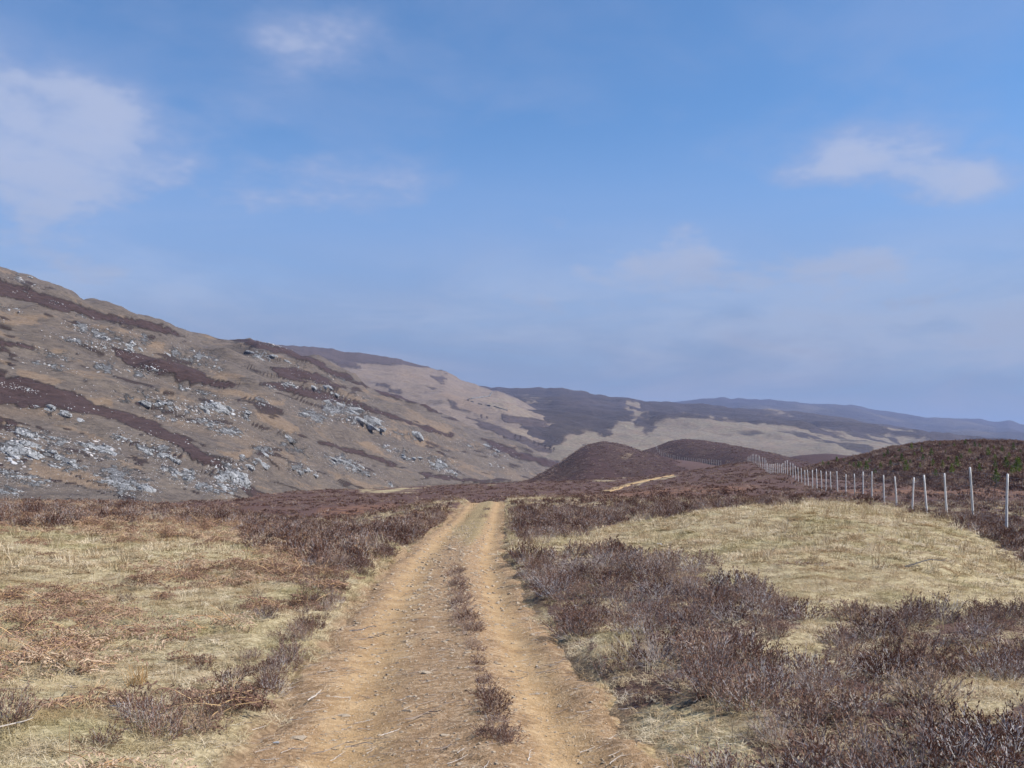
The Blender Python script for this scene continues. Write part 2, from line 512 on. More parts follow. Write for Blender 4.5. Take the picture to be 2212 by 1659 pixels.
m_farhill = hill_material('far ridge', [(0.06, 0.045, 0.035), (0.085, 0.065, 0.045), (0.13, 0.10, 0.065)], (0.055, 0.042, 0.037), False, None, 4.5, 1.0, (0.26, 0.22, 0.14))
m_rock = rock_material()


def slab_material():
    m, t = material('outcrop slab')
    g = t.n('ShaderNodeNewGeometry')
    mp = t.n('ShaderNodeMapping', i={'Vector': g.outputs['Position'], 'Rotation': (0.3, 0.5, 0.0), 'Scale': (1.6, 1.6, 0.5)})
    n1 = t.noise(mp.outputs[0], 1.1, 8, 0.75, 0.9)
    cr = t.smooth(t.math('ABSOLUTE', t.math('SUBTRACT', t.noise(mp.outputs[0], 0.8, 5, 0.6, 0.6), 0.5)), 0.0, 0.03)
    c = t.ramp(n1, [(0.30, (0.13, 0.13, 0.13)), (0.44, (0.26, 0.262, 0.265)), (0.56, (0.37, 0.37, 0.375)), (0.72, (0.56, 0.55, 0.54))])
    c = t.mix(t.math('SUBTRACT', 1.0, cr), c, (0.07, 0.06, 0.055))
    finish(t, c, 0.9, t.math('ADD', n1, t.math('MULTIPLY', cr, 0.6)), 1.0, 0.5)
    return m


m_slab = slab_material()
m_post = simple('weathered fence post', (0.60, 0.57, 0.52), (0.80, 0.78, 0.74), 14.0, 0.8, 0.5, 0.01, (1, 1, 0.12))
m_wire = simple('galvanised wire', (0.3, 0.3, 0.31), (0.4, 0.4, 0.41), 9.0, 0.5)
m_stone = simple('track stone', (0.30, 0.235, 0.165), (0.48, 0.385, 0.285), 9.0, 0.85, 0.6, 0.01)
m_greystone = simple('grey moor stone', (0.26, 0.27, 0.29), (0.45, 0.46, 0.48), 7.0, 0.85, 0.6, 0.01)
m_sapling = obj_color('sapling needles', [(0.0, (0.075, 0.105, 0.022)), (0.6, (0.13, 0.17, 0.035)), (1.0, (0.2, 0.22, 0.05))], 3.0, 0.25)
m_bark = simple('bark', (0.10, 0.08, 0.07), (0.2, 0.17, 0.15), 8.0)
m_birch = obj_color('bare birch twigs', [(0.0, (0.09, 0.06, 0.055)), (1.0, (0.16, 0.115, 0.10))], 1.0, 0.0)

# ------------------------------------------------------------------ the lie of the land
# (px, py, distance) sight lines to the ground; a 4-tuple (px, None, d, z) gives the height itself
CTRL = [(-400, None, 3, 0.02), (1106, None, 3, 0.0), (2600, None, 3, 0.02), (300, None, 6, 0.03), (1000, None, 6, 0.0), (1800, None, 6, 0.05),
        (-300, None, 8, 0.05), (2600, None, 9, 0.02), (950, None, 9, 0.0), (1500, None, 9, 0.07), (950, None, 14, -0.02), (970, None, 23, 0.0),
        (1030, None, 40, 0.12), (1050, 1087, 65), (1050, None, 80, 0.1), (1060, None, 110, -0.7),
        (0, None, 14, 0.05), (200, None, 22, 0.1), (600, None, 22, -0.02), (-300, None, 25, 0.2),
        (0, 1092, 45), (250, 1103, 45), (500, 1118, 45), (-300, 1085, 50), (640, 1140, 42), (740, 1150, 42), (840, 1142, 45), (950, 1088, 62), (880, None, 36, 0.0),
        (0, None, 75, -0.3), (300, None, 75, -0.6), (600, 1108, 92), (750, 1116, 85), (640, None, 60, -0.9), (760, None, 60, -0.9), (850, 1077, 140), (700, 1062, 190), (900, 1056, 250),
        (960, None, 90, -0.7), (-300, None, 100, -0.2), (200, None, 130, -1.0),
        (1000, 1051, 200), (1100, 1045, 300), (1180, 1043, 230),
        (1150, 1084, 65), (1250, 1098, 50), (1150, None, 30, 0.0), (1250, None, 22, 0.05),
        (1400, 1130, 36), (1550, 1100, 40), (1700, 1089, 40), (1850, 1103, 38), (2000, 1140, 32), (2200, 1235, 24), (1700, None, 22, 0.22), (1700, None, 14, 0.05), (2190, 1310, 16),
        (2000, None, 20, 0.0), (1450, None, 20, 0.05),
        (2170, 1150, 34.4), (2097, 1124, 38.9), (1999, None, 47, 0.15), (1862, 1079, 66.8), (1764, 1060, 96), (1700, 1027.5, 132), (1668, 1022.5, 166), (1654, 1019, 185), (1631, 1000, 230), (1616, 999, 276),
        (1450, None, 60, 0.35), (1650, None, 62, 0.45), (1300, 1072, 110), (1500, 1062, 110), (1640, 1058, 95), (1310, 1059, 170), (1400, 1037, 220), (1480, 1020, 260), (1600, 1021, 200), (1550, 1010, 270),
        (1250, 1036, 260), (1340, 1032, 270), (1200, None, 320, 0.5), (1400, None, 330, 3.0), (1560, 1007, 400), (1430, 990, 520), (1520, None, 330, 6.0),
        (1900, 1052, 100), (2100, 1077, 70), (2212, 1095, 52), (2450, None, 50, 0.0), (2450, None, 100, 1.0), (1800, None, 200, 1.0), (2300, None, 250, 2.0), (1900, None, 400, 0.0),
        (300, None, 400, -2.0), (900, None, 600, 0.0), (1200, None, 600, 1.0), (1700, None, 700, 0.0), (2300, None, 700, 0.0),
        (0, None, 1200, -3.0), (1100, None, 1200, 0.0), (2300, None, 1200, 0.0), (0, None, 9000, -20.0), (1100, None, 9000, -20.0), (2300, None, 9000, -20.0)]
_c = []
for cpt in CTRL:
    if cpt[1] is None:
        px, _, d, z = cpt
        rx, _r = ray(px, HZ)
        _c.append((math.atan(float(rx)), d * math.sqrt(1 + float(rx) ** 2), z))
    else:
        px, py, d = cpt
        q = at(px, py, d)
        _c.append((math.atan2(q[0], q[1]), math.hypot(q[0], q[1]), q[2]))
_c = np.array(_c)
KT, KR, EPS = 6.0, 1.6, 0.16
_U = np.stack([_c[:, 0] * KT, np.log(_c[:, 1]) * KR], -1)


def _phi(r2):
    return np.sqrt(r2 + EPS * EPS)


_A = _phi(((_U[:, None] - _U[None]) ** 2).sum(-1))
_n = len(_c)
_M = np.zeros((_n + 1, _n + 1))
_M[:_n, :_n] = _A - np.eye(_n) * 0.02
_M[:_n, _n] = 1
_M[_n, :_n] = 1
_W = np.linalg.solve(_M, np.append(_c[:, 2], 0.0))


def land(x, y):
    """smooth lie of the land"""
    x, y = np.asarray(x, float), np.asarray(y, float)
    sh = x.shape
    x, y = x.ravel(), y.ravel()
    th = np.clip(np.arctan2(x, y), -0.72, 0.72)
    lr = np.log(np.clip(np.hypot(x, y), 2.5, 9000))
    z = np.full(x.shape, _W[_n])
    for k in range(_n):
        z += _W[k] * _phi((th * KT - _U[k, 0]) ** 2 + (lr * KR - _U[k, 1]) ** 2)
    return z.reshape(sh)


TRK = np.array([(-6, 0.35), (0, 0.0), (5.9, -0.36), (8.9, -0.62), (13.5, -0.94), (22.8, -1.37), (40, -1.5), (65, -1.62), (90, -2.4), (120, -4.5)])


def track_x(y):
    return np.interp(y, TRK[:, 0], TRK[:, 1])


def track_off(x, y):
    return np.asarray(x) - track_x(y)


def ground_z(x, y, hum=True):
    x, y = np.asarray(x, float), np.asarray(y, float)
    z = land(x, y)
    rho = np.hypot(x, y)
    o = np.abs(track_off(x, y)) + 0.12 * vn(x * 1.1, y * 1.1, 5)
    near = sstep(95, 75, y)
    tm = sstep(1.5, 1.0, o) * near
    bank = sstep(1.1, 2.2, o) * near * 0.06
    if hum:
        z = z + (1 - tm) * (0.045 * fbm(x * 1.4, y * 1.4, 2, 11) * sstep(45, 20, rho)
                            + 0.10 * fbm(x * 0.33, y * 0.33, 2, 21) * sstep(160, 60, rho)
                            + 0.35 * fbm(x * 0.06, y * 0.06, 3, 31) * sstep(20, 90, rho) * sstep(900, 300, rho))
    return z + bank - 0.12 * tm


# ------------------------------------------------------------------ what grows where (polygons surveyed in the picture)
Z_HEATH = [
    [(540, 1112), (700, 1104), (830, 1090), (960, 1070), (1010, 1085), (975, 1120), (890, 1172), (800, 1222), (730, 1242), (640, 1205), (545, 1175), (500, 1150)],
    [(-200, 1080), (0, 1080), (300, 1090), (560, 1108), (540, 1140), (300, 1128), (120, 1135), (-200, 1140)],
    [(1100, 1085), (1300, 1068), (1700, 1068), (1750, 1085), (1600, 1093), (1350, 1130), (1230, 1163), (1150, 1168), (1112, 1140)],
    [(1090, 1205), (1150, 1190), (1330, 1188), (1480, 1215), (1570, 1250), (1740, 1290), (1750, 1345), (1660, 1375), (1690, 1440), (1790, 1430),
     (1800, 1340), (1880, 1310), (2000, 1330), (2400, 1330), (2400, 1800), (1520, 1800), (1440, 1620), (1350, 1520), (1280, 1420), (1180, 1315), (1100, 1245)],
    [(1740, 1080), (1900, 1092), (2060, 1125), (2150, 1175), (2230, 1230), (2400, 1240), (2400, 1060), (1760, 1060)],
    ]
Z_GRASS_IN = [[(1640, 1370), (1780, 1400), (1790, 1460), (1690, 1470), (1560, 1380)], [(1360, 1560), (1440, 1520), (1560, 1580), (1640, 1659), (1420, 1659)],
              [(2010, 1460), (2140, 1440), (2212, 1500), (2150, 1570), (2040, 1560)], [(1290, 1350), (1350, 1345), (1380, 1420), (1310, 1420)]]
Z_PALE_FAR = [[(1175, 1038), (1250, 1029), (1400, 1025), (1415, 1031), (1330, 1038), (1250, 1036)], [(740, 1052), (920, 1050), (960, 1056), (900, 1064), (760, 1062)],
              [(1010, 1046), (1110, 1040), (1140, 1044), (1100, 1050)], [(1310, 1062), (1480, 1020), (1495, 1021), (1410, 1042), (1330, 1062)], [(1480, 1024), (1500, 1020), (1505, 1024), (1488, 1028)]]
Z_RUST = [[(690, 1098), (850, 1088), (880, 1100), (760, 1118), (680, 1112)], [(1240, 1068), (1500, 1050), (1640, 1050), (1600, 1064), (1260, 1078)], [(1780, 1058), (2212, 1045), (2212, 1075), (1850, 1072)],
          [(880, 1120), (960, 1090), (980, 1100), (900, 1150)]]


def zone(px, py, polys, soft):
    w_ = np.zeros(np.shape(px))
    for p in polys:
        w_ = np.maximum(w_, sstep(-soft, soft, poly_sd(px, py, p)))
    return w_


def cover(x, y, z):
    """(heath, rust) weights of ground points"""
    px, py = proj(x, y, z)
    rho = np.hypot(x, y)
    jx = 26 * fbm(x * 0.9, y * 0.9, 3, 41) * np.clip(18 / np.maximum(rho, 4), 0.15, 1.6)
    jy = 14 * fbm(x * 0.9, y * 0.9, 3, 51) * np.clip(18 / np.maximum(rho, 4), 0.1, 1.6)
    hn = zone(px + jx, py + jy, Z_HEATH, 7)
    hn = hn * (1 - zone(px + jx, py + jy, Z_GRASS_IN, 10))
    inview = (y > 2)
    outw = sstep(0.55, 0.62, np.abs(np.arctan2(x, np.maximum(y, 1e-3))))
    hn = np.where(inview, hn, 0)
    hn = hn * (1 - outw) + outw * sstep(-0.05, 0.25, fbm(x * 0.12, y * 0.12, 3, 61))
    far = 1 - (0.45 + 0.4 * fbm(x / 4, y / 12, 3, 79)) * zone(px + 22 * fbm(x / 7, y / 22, 4, 71), py + 4.5 * fbm(x / 5, y / 16, 4, 75), Z_PALE_FAR, 3.5)
    f = sstep(62, 78, rho)
    # the near crest hides the ground behind it: polygons only count on this side
    heath = hn * (1 - f) + far * f
    rust = zone(px, py, Z_RUST, 6) * sstep(30, 45, rho)
    return heath, rust


# ------------------------------------------------------------------ ground sheet
th = np.concatenate([np.linspace(-math.pi, -0.64, 46)[:-1], np.linspace(-0.64, 0.64, 440), np.linspace(0.64, math.pi, 46)[1:]])
rr = np.concatenate([np.exp(np.linspace(math.log(0.4), math.log(4.5), 18))[:-1], np.exp(np.linspace(math.log(4.5), math.log(400), 300))[:-1], np.exp(np.linspace(math.log(400), math.log(8000), 46))])
TH, RR = np.meshgrid(th, rr)
GX, GY = RR * np.sin(TH), RR * np.cos(TH)
GZ = ground_z(GX, GY)
gv = np.stack([GX, GY, GZ], -1).reshape(-1, 3)
gv = np.vstack([gv, [[0, 0, float(ground_z(np.array([0.0]), np.array([0.0]))[0])]]])
gme = mesh_from('ground', gv, grid_faces(len(rr), len(th)), [m_ground], True)
gh, gru = cover(gv[:, 0], gv[:, 1], gv[:, 2])
god = np.abs(track_off(gv[:, 0], gv[:, 1]))
set_attr(gme, 'heath', gh * (0.62 + 0.38 * sstep(18, 42, np.hypot(gv[:, 0], gv[:, 1]))))
set_attr(gme, 'rust', gru)
set_attr(gme, 'dirt', 0.8 * sstep(1.75, 1.15, god) * sstep(85, 70, gv[:, 1]))
ground = tag(obj('ground', gme), 'rolling moor of pale grass and brown heather', 'moor', kind='structure')

# ------------------------------------------------------------------ dirt track
ty = np.exp(np.linspace(math.log(1.0), math.log(78), 560))
ty = np.concatenate([np.linspace(-4, 1, 20)[:-1], ty])
to = np.linspace(-2.0, 2.0, 84)
TO, TY = np.meshgrid(to, ty)
TX = track_x(TY) + TO


def track_z(x, y, o):
    rut = -0.065 * np.exp(-((o + 0.62) / 0.30) ** 2) - 0.07 * np.exp(-((o - 0.82) / 0.24) ** 2) + 0.035 * np.exp(-((o - 0.28) / 0.2) ** 2)
    edge = sstep(0.95, 1.75, np.abs(o) + 0.2 * vn(x * 1.1, y * 1.1, 71) + 0.1 * vn(x * 4, y * 4, 72))
    rough = 0.012 * fbm(x * 3.1, y * 3.1, 3, 73) + 0.02 * fbm(x * 0.9, y * 0.9, 2, 77)
    return land(x, y) + rut + rough - 0.01 - 0.17 * edge


TZ = track_z(TX, TY, TO)
tme = mesh_from('dirt_track', np.stack([TX, TY, TZ], -1).reshape(-1, 3), grid_faces(len(ty), len(to)), [m_track], True)
set_attr(tme, 'lane', np.maximum(np.exp(-((TO + 0.62) / 0.36) ** 2), np.exp(-((TO - 0.82) / 0.27) ** 2)))
set_attr(tme, 'grassy', np.clip(sstep(0.95, 1.5, np.abs(TO)) * 0.8 + 0.75 * sstep(22, 34, TY) * np.exp(-((TO + 0.1) / 0.75) ** 2) + 0.35 * np.exp(-((TO - 0.25) / 0.25) ** 2), 0, 1))
track = tag(obj('dirt_track', tme), 'sandy two rut dirt track running up the middle', 'track', kind='structure')


# ------------------------------------------------------------------ hills
HILLS = {}


def smooth1(a, k):
    if k < 1:
        return a
    ker = np.hanning(2 * k + 3)[1:-1]
    ker /= ker.sum()
    return np.convolve(np.pad(a, k, mode='edge'), ker, mode='valid')


def hill(name, crest, base, nu, nv, mat, prof=0.25, vpow=1.0, nz=(), crest_n=0.0, back=0.8, nback=24, attrs=None, label='', zfun=None, sm=6):
    cr, ba = np.array(crest, float), np.array(base, float)
    px = np.linspace(cr[0, 0], cr[-1, 0], nu)
    pyc = smooth1(np.interp(px, cr[:, 0], cr[:, 1]), sm)
    dc = smooth1(np.interp(px, cr[:, 0], cr[:, 2]), nu // 12)
    pxb = px
    pyb, db = smooth1(np.interp(pxb, ba[:, 0], ba[:, 1]), nu // 12), smooth1(np.interp(pxb, ba[:, 0], ba[:, 2]), nu // 12)
    C, B = at(px, pyc, dc), at(pxb, pyb, db)
    v = np.linspace(0, 1, nv) ** vpow
    s = v * (1 + prof - prof * v)
    V, Sx = v[:, None], s[:, None]
    X = B[:, 0] + (C[:, 0] - B[:, 0]) * V
    Y = B[:, 1] + (C[:, 1] - B[:, 1]) * V
    Zc = C[:, 2]
    Z = B[:, 2] + (Zc - B[:, 2]) * Sx + crest_n * fbm(px * 0.05, px * 0 + 3.3, 4, 91) * V ** 8
    fade = np.sin(np.pi * np.clip(V, 0, 1)) ** 0.6
    for lam, amp, oc, sd in nz:
        Z = Z + amp * fade * fbm(X / lam, Y / lam + Z / lam * 1.5, oc, sd)
    if zfun:
        Z = Z + zfun(X, Y, Z, V, px[None, :] + 0 * V)
    Z[0] -= 0.02 * (Zc - B[:, 2]) + 0.5
    # far side of the hill
    t = np.linspace(0, 1, nback + 1)[1:, None]
    L = back * np.maximum(dc - db, 20)
    ux, uy = C[:, 0] / np.hypot(C[:, 0], C[:, 1]), C[:, 1] / np.hypot(C[:, 0], C[:, 1])
    XB, YB = C[:, 0] + ux * L * t, C[:, 1] + uy * L * t
    ZB = Z[-1] - (Z[-1] - B[:, 2] + 3) * sstep(-0.25, 1.1, t) * 1.15
    ZB = ZB + (Z[-1] - ZB[0]) * (1 - t) ** 6
    X, Y, Z = np.vstack([X, XB]), np.vstack([Y, YB]), np.vstack([Z, ZB])
    me = mesh_from(name, np.stack([X, Y, Z], -1).reshape(-1, 3), grid_faces(X.shape[0], nu), [mat], True)
    PX, PY = proj(X, Y, Z)
    for an, fn in (attrs or {}).items():
        set_attr(me, an, fn(PX, PY, X, Y, Z))
    o = tag(obj(name, me), label, 'hill', kind='structure')
    HILLS[name] = (X[:nv], Y[:nv], Z[:nv], PX[:nv], PY[:nv])
    return o


def on_hill(name, px, py):
    X, Y, Z, PX, PY = HILLS[name]
    nu = X.shape[1]
    j = int(np.clip(np.argmin(np.abs(PX[PX.shape[0] // 2] - px)), 6, nu - 7))
    sl = slice(j - 6, j + 7)
    d2 = (PX[:, sl] - px) ** 2 + (PY[:, sl] - py) ** 2
    i, k = np.unravel_index(np.argmin(d2), d2.shape)
    k += j - 6
    i0, k0 = min(i, X.shape[0] - 2), min(k, nu - 2)
    p0, pa, pb = (np.array([A[i0, k0] for A in (X, Y, Z)]), np.array([A[i0, k0 + 1] for A in (X, Y, Z)]), np.array([A[i0 + 1, k0] for A in (X, Y, Z)]))
    m2 = np.array([[PX[i0, k0 + 1] - PX[i0, k0], PX[i0 + 1, k0] - PX[i0, k0]], [PY[i0, k0 + 1] - PY[i0, k0], PY[i0 + 1, k0] - PY[i0, k0]]])
    try:
        ab = np.clip(np.linalg.solve(m2, np.array([px - PX[i0, k0], py - PY[i0, k0]])), -1, 1)
    except np.linalg.LinAlgError:
        ab = np.zeros(2)
    return p0 + ab[0] * (pa - p0) + ab[1] * (pb - p0), math.sqrt(d2.min()), (i, k)


def z1(pts):
    return [(x * 0.3472, 537.6 + y * 0.3472) for x, y in pts]


def z2(pts):
    return [(672 + x * 0.3472, 710.4 + y * 0.3472) for x, y in pts]


RH_HEATH = [z1([(-200, 800), (0, 800), (150, 795), (330, 850), (530, 930), (560, 965), (820, 1030), (1000, 1090), (1200, 1190), (1330, 1290), (1420, 1380), (1490, 1420), (1580, 1500), (1700, 1540), (1560, 1560), (1530, 1440), (1390, 1360), (1250, 1330), (1150, 1240), (900, 1130), (760, 1080), (600, 1040), (400, 1000), (0, 970), (-200, 960)]),
            z1([(690, 610), (1000, 690), (1200, 740), (1340, 810), (1520, 845), (1400, 858), (1200, 830), (950, 770), (780, 710)]),
            z1([(1640, 840), (1750, 825), (1900, 860), (2050, 900), (2212, 950), (2350, 990), (1950, 935), (1750, 890)]),
            z1([(1690, 730), (1850, 745), (2000, 800), (2180, 878), (2000, 845), (1760, 790)]),
            z1([(-200, 130), (0, 190), (300, 280), (560, 370), (800, 430), (1000, 470), (1200, 560), (1000, 520), (760, 470), (500, 400), (200, 330), (-200, 260)]),
            z1([(1440, 570), (1600, 565), (1800, 620), (2000, 690), (2212, 830), (2100, 800), (1900, 700), (1640, 620)]),
            z1([(1640, 1270), (1760, 1380), (1780, 1400), (1690, 1340)]), z1([(0, 570), (200, 600), (300, 640), (150, 615), (0, 590)]),
            z1([(540, 1010), (900, 1050), (950, 1080), (700, 1050)]), z1([(1350, 1350), (1500, 1420), (1560, 1560), (1400, 1400)]),
            z2([(40, 690), (300, 760), (530, 840), (500, 850), (250, 775), (60, 715)]), z2([(400, 370), (700, 430), (1000, 540), (1150, 640), (980, 570), (700, 480), (420, 400)]),
            z2([(80, 420), (400, 500), (700, 600), (910, 660), (860, 675), (640, 600), (300, 500)]), z2([(1080, 690), (1300, 770), (1560, 830), (1500, 870), (1280, 800), (1100, 730)]),
            z2([(650, 890), (900, 925), (1250, 940), (1240, 950), (900, 940), (700, 925)])]
RH_OCHRE = [z1([(200, 1240), (290, 1240), (280, 1330), (200, 1330)]), z1([(530, 930), (700, 920), (740, 990), (600, 990)]), z1([(1570, 990), (1720, 1020), (1900, 1130), (1800, 1170), (1600, 1060)]), z1([(950, 570), (1030, 590), (1010, 650), (950, 620)]), z1([(1020, 840), (1500, 870), (1800, 960), (1750, 980), (1400, 890)]),
            z1([(200, 1330), (600, 1400), (700, 1500), (500, 1480), (150, 1400)]), z1([(1300, 740), (1500, 770), (1560, 830), (1350, 800)]), z1([(1330, 1240), (1560, 1260), (1540, 1320), (1400, 1290)]), z1([(0, 420), (250, 410), (400, 400), (200, 470), (0, 480)]), z1([(80, 740), (400, 820), (300, 850), (80, 780)]),
            z2([(480, 600), (700, 660), (800, 750), (650, 720)]), z2([(250, 700), (360, 700), (500, 800), (420, 790)])]
# outcrops: (px, py, rx, ry, amount, size in picture units)
CLUST = [(35, 972, 42, 32, 12, 26), (52, 937, 36, 13, 12, 11), (118, 951, 42, 13, 18, 9), (205, 970, 46, 18, 14, 20), (125, 989, 50, 20, 26, 6), (264, 947, 25, 11, 12, 8), (333, 972, 45, 22, 22, 11), (271, 1038, 58, 34, 85, 7), (385, 1024, 45, 20, 32, 10), (450, 1054, 45, 12, 26, 9), (497, 1033, 38, 34, 40, 13), (20, 1024, 32, 12, 16, 8), (70, 1038, 45, 14, 22, 6), (20, 1060, 30, 12, 16, 7), (160, 1010, 60, 16, 24, 5),
         (191, 711, 50, 12, 14, 14), (243, 727, 50, 18, 20, 12), (191, 743, 66, 9, 18, 10), (285, 748, 25, 20, 12, 9), (312, 736, 25, 14, 8, 7), (104, 763, 62, 9, 16, 8), (229, 794, 34, 13, 10, 14), (115, 791, 52, 8, 18, 5), (302, 808, 36, 10, 14, 8), (333, 795, 22, 8, 6, 9), (371, 760, 25, 14, 10, 11), (434, 774, 45, 20, 24, 10), (465, 796, 25, 8, 8, 7),
         (417, 843, 60, 8, 16, 6), (354, 872, 36, 12, 12, 13), (462, 881, 46, 17, 14, 20), (410, 888, 25, 8, 7, 9), (365, 906, 38, 8, 10, 9), (448, 913, 42, 10, 16, 9), (486, 928, 45, 13, 24, 8), (531, 895, 11, 17, 6, 12), (562, 867, 20, 11, 9, 9), (587, 836, 20, 6, 7, 8), (625, 833, 25, 8, 10, 8), (677, 899, 42, 17, 22, 10), (736, 887, 45, 24, 32, 9), (569, 972, 25, 16, 14, 8), (653, 1013, 36, 13, 18, 7), (740, 998, 45, 18, 26, 7),
         (35, 836, 42, 6, 10, 7), (62, 842, 18, 4, 4, 8), (35, 597, 30, 9, 9, 8), (55, 612, 25, 6, 8, 6), (52, 632, 22, 5, 7, 6), (121, 652, 22, 5, 7, 6), (180, 683, 28, 5, 7, 6), (250, 688, 30, 6, 6, 5), (15, 665, 25, 10, 7, 5),
         (787, 908, 40, 24, 26, 8), (821, 926, 20, 12, 10, 7), (787, 860, 26, 6, 9, 5), (835, 967, 25, 9, 12, 6), (880, 985, 30, 14, 18, 6), (950, 1000, 28, 18, 24, 7), (974, 1020, 20, 9, 12, 7), (776, 1016, 46, 11, 18, 6), (752, 1002, 20, 12, 12, 7), (1040, 964, 40, 12, 20, 5), (1071, 978, 20, 10, 8, 5), (1068, 1005, 22, 6, 8, 5), (842, 1046, 8, 8, 5, 7), (700, 840, 40, 14, 14, 5), (570, 770, 40, 14, 14, 5), (640, 790, 30, 10, 10, 5), (720, 815, 30, 8, 8, 5), (590, 745, 30, 6, 8, 5),
         (540, 1000, 40, 20, 10, 5), (620, 960, 60, 30, 14, 4), (300, 860, 80, 30, 12, 4), (880, 940, 60, 25, 10, 4), (120, 890, 60, 20, 10, 5)]


def rh_rock(PX, PY, X, Y, Z):
    w_ = np.zeros(PX.shape)
    for cx_, cy_, rx_, ry_, n_, s_ in CLUST:
        q = ((PX - cx_) / (rx_ * 1.15)) ** 2 + ((PY - cy_ - 0.22 * (PX - cx_)) / (ry_ * 1.15)) ** 2
        w_ = np.maximum(w_, np.exp(-q * 0.8) * min(1.0, 0.45 + s_ / 30 + n_ / 80))
    return np.clip(w_ * (0.74 + 0.42 * fbm(PX / 13, PY / 7, 3, 201)) + 0.05, 0, 1)


def jit(fn_polys, soft, amp, lam):
    def f(PX, PY, X, Y, Z):
        jx, jy = amp * fbm(X / lam, Y / lam, 4, 101), 0.5 * amp * fbm(X / lam, Y / lam, 4, 111)
        jx = jx + 0.5 * amp * fbm(PX / 16, PY / 7, 4, 121)
        jy = jy + 0.3 * amp * fbm(PX / 16, PY / 7, 4, 126)
        return zone(PX + jx, PY + jy, fn_polys, soft)
    return f


def streaks(PX, PY, X, Y, lo, hi, seed):
    # narrow bands that follow the benches of the slope
    v = PY - 0.30 * PX + 6 * fbm(X / 30, Y / 60, 3, seed + 7)
    return 0.75 * sstep(lo, hi, fbm(PX / 95, v / 9, 3, seed) + 0.3 * fbm(PX / 30, PY / 12, 2, seed + 3))


def benches(X, Y, Z, V, PXc):
    b = Z + 0.10 * X + 2.5 * fbm(X / 60, Y / 60, 3, 131)
    st = np.abs(((b / 11.0) % 1.0) - 0.5) * 2
    return (st ** 2 - 0.35) * 2.6 * np.sin(np.pi * np.clip(V, 0, 1)) ** 0.5 + 1.3 * fbm(X / 11, Y / 14, 2, 141) * np.clip(V * 6, 0, 1) * (1 - V ** 4)


rocky = hill('rocky_hill',
             [(-420, 430, 560), (-200, 500, 580), (0, 585, 600), (60, 606, 600), (130, 633, 610), (200, 660, 620), (280, 681, 640), (350, 701, 650), (400, 722, 650), (430, 735, 660), (470, 738, 680), (550, 736, 700), (600, 748, 720), (640, 766, 730), (700, 790, 750), (750, 816, 770), (800, 840, 790), (870, 858, 820), (930, 883, 850), (1000, 913, 890), (1060, 942, 920), (1120, 966, 950), (1180, 986, 980), (1230, 1006, 1000), (1290, 1034, 1020)],
             [(-420, 1092, 100), (0, 1092, 112), (300, 1088, 125), (540, 1078, 150), (700, 1062, 215), (900, 1048, 330), (1050, 1040, 480), (1150, 1035, 650), (1290, 1037, 840)],
             560, 330, m_rockyhill, prof=0.35, vpow=1.25, nz=((70, 7.0, 4, 1), (26, 3.2, 3, 2)), crest_n=1.6, zfun=benches, sm=3,
             attrs={'heath': lambda PX, PY, X, Y, Z: np.maximum(jit(RH_HEATH, 4, 9, 14)(PX, PY, X, Y, Z), 0.85 * streaks(PX, PY, X, Y, 0.42, 0.75, 210)), 'ochre': lambda PX, PY, X, Y, Z: np.maximum(jit(RH_OCHRE, 10, 12, 14)(PX, PY, X, Y, Z), 0.8 * streaks(PX, PY, X, Y, 0.28, 0.6, 230)), 'rock': rh_rock},
             label='long rocky hillside with grey outcrops sloping down from the left')

EH_HEATH = [[(600, 735), (720, 750), (860, 770), (900, 780), (880, 790), (780, 782), (650, 775), (600, 770)], z2([(60, 120), (280, 170), (310, 250), (200, 240), (100, 190)]), z2([(290, 160), (480, 210), (740, 240), (860, 270), (830, 240), (700, 205), (500, 180)]), z2([(760, 290), (830, 290), (850, 340), (790, 350)]),
            z2([(400, 330), (480, 345), (470, 360), (400, 345)]), z2([(480, 360), (560, 385), (540, 395), (480, 380)]), z2([(980, 540), (1150, 600), (1350, 690), (1600, 780), (1560, 800), (1300, 720), (1050, 610)]), z2([(1200, 530), (1400, 560), (1560, 620), (1640, 660), (1600, 690), (1400, 620), (1200, 570)]),
            z2([(1560, 760), (1640, 740), (1680, 780), (1600, 800)]), z2([(820, 440), (900, 470), (1000, 520), (900, 490)]), z2([(720, 360), (780, 375), (760, 390)])]
EH_PALE = [z2([(1060, 430), (1220, 420), (1300, 480), (1440, 570), (1300, 540), (1150, 500)]), z2([(1200, 600), (1350, 620), (1600, 690), (1660, 740), (1400, 690), (1200, 650)])]
grassy = hill('grassy_hill',
              [(420, 735, 1700), (600, 744, 1750), (680, 751, 1800), (770, 761, 1820), (860, 776, 1850), (920, 790, 1850), (960, 801, 1850), (1000, 822, 1850), (1040, 836, 1850), (1090, 850, 1800), (1130, 868, 1750), (1180, 900, 1700), (1230, 930, 1600), (1280, 955, 1500), (1340, 985, 1450), (1420, 1025, 1400)],
              [(420, 1025, 950), (900, 1022, 1000), (1150, 1012, 1050), (1250, 1018, 1050), (1420, 1036, 1100)],
              420, 170, m_grassyhill, prof=0.3, nz=((220, 14, 5, 3), (60, 5, 4, 4)), crest_n=2.5, sm=3,
              attrs={'heath': jit(EH_HEATH, 6, 12, 60), 'ochre': jit([z2([(800, 380), (1000, 440), (1150, 560), (900, 480)])], 10, 10, 50), 'pale': jit(EH_PALE, 6, 12, 60)},
              label='tan grassy hill with a rounded top beyond the rocky slope')

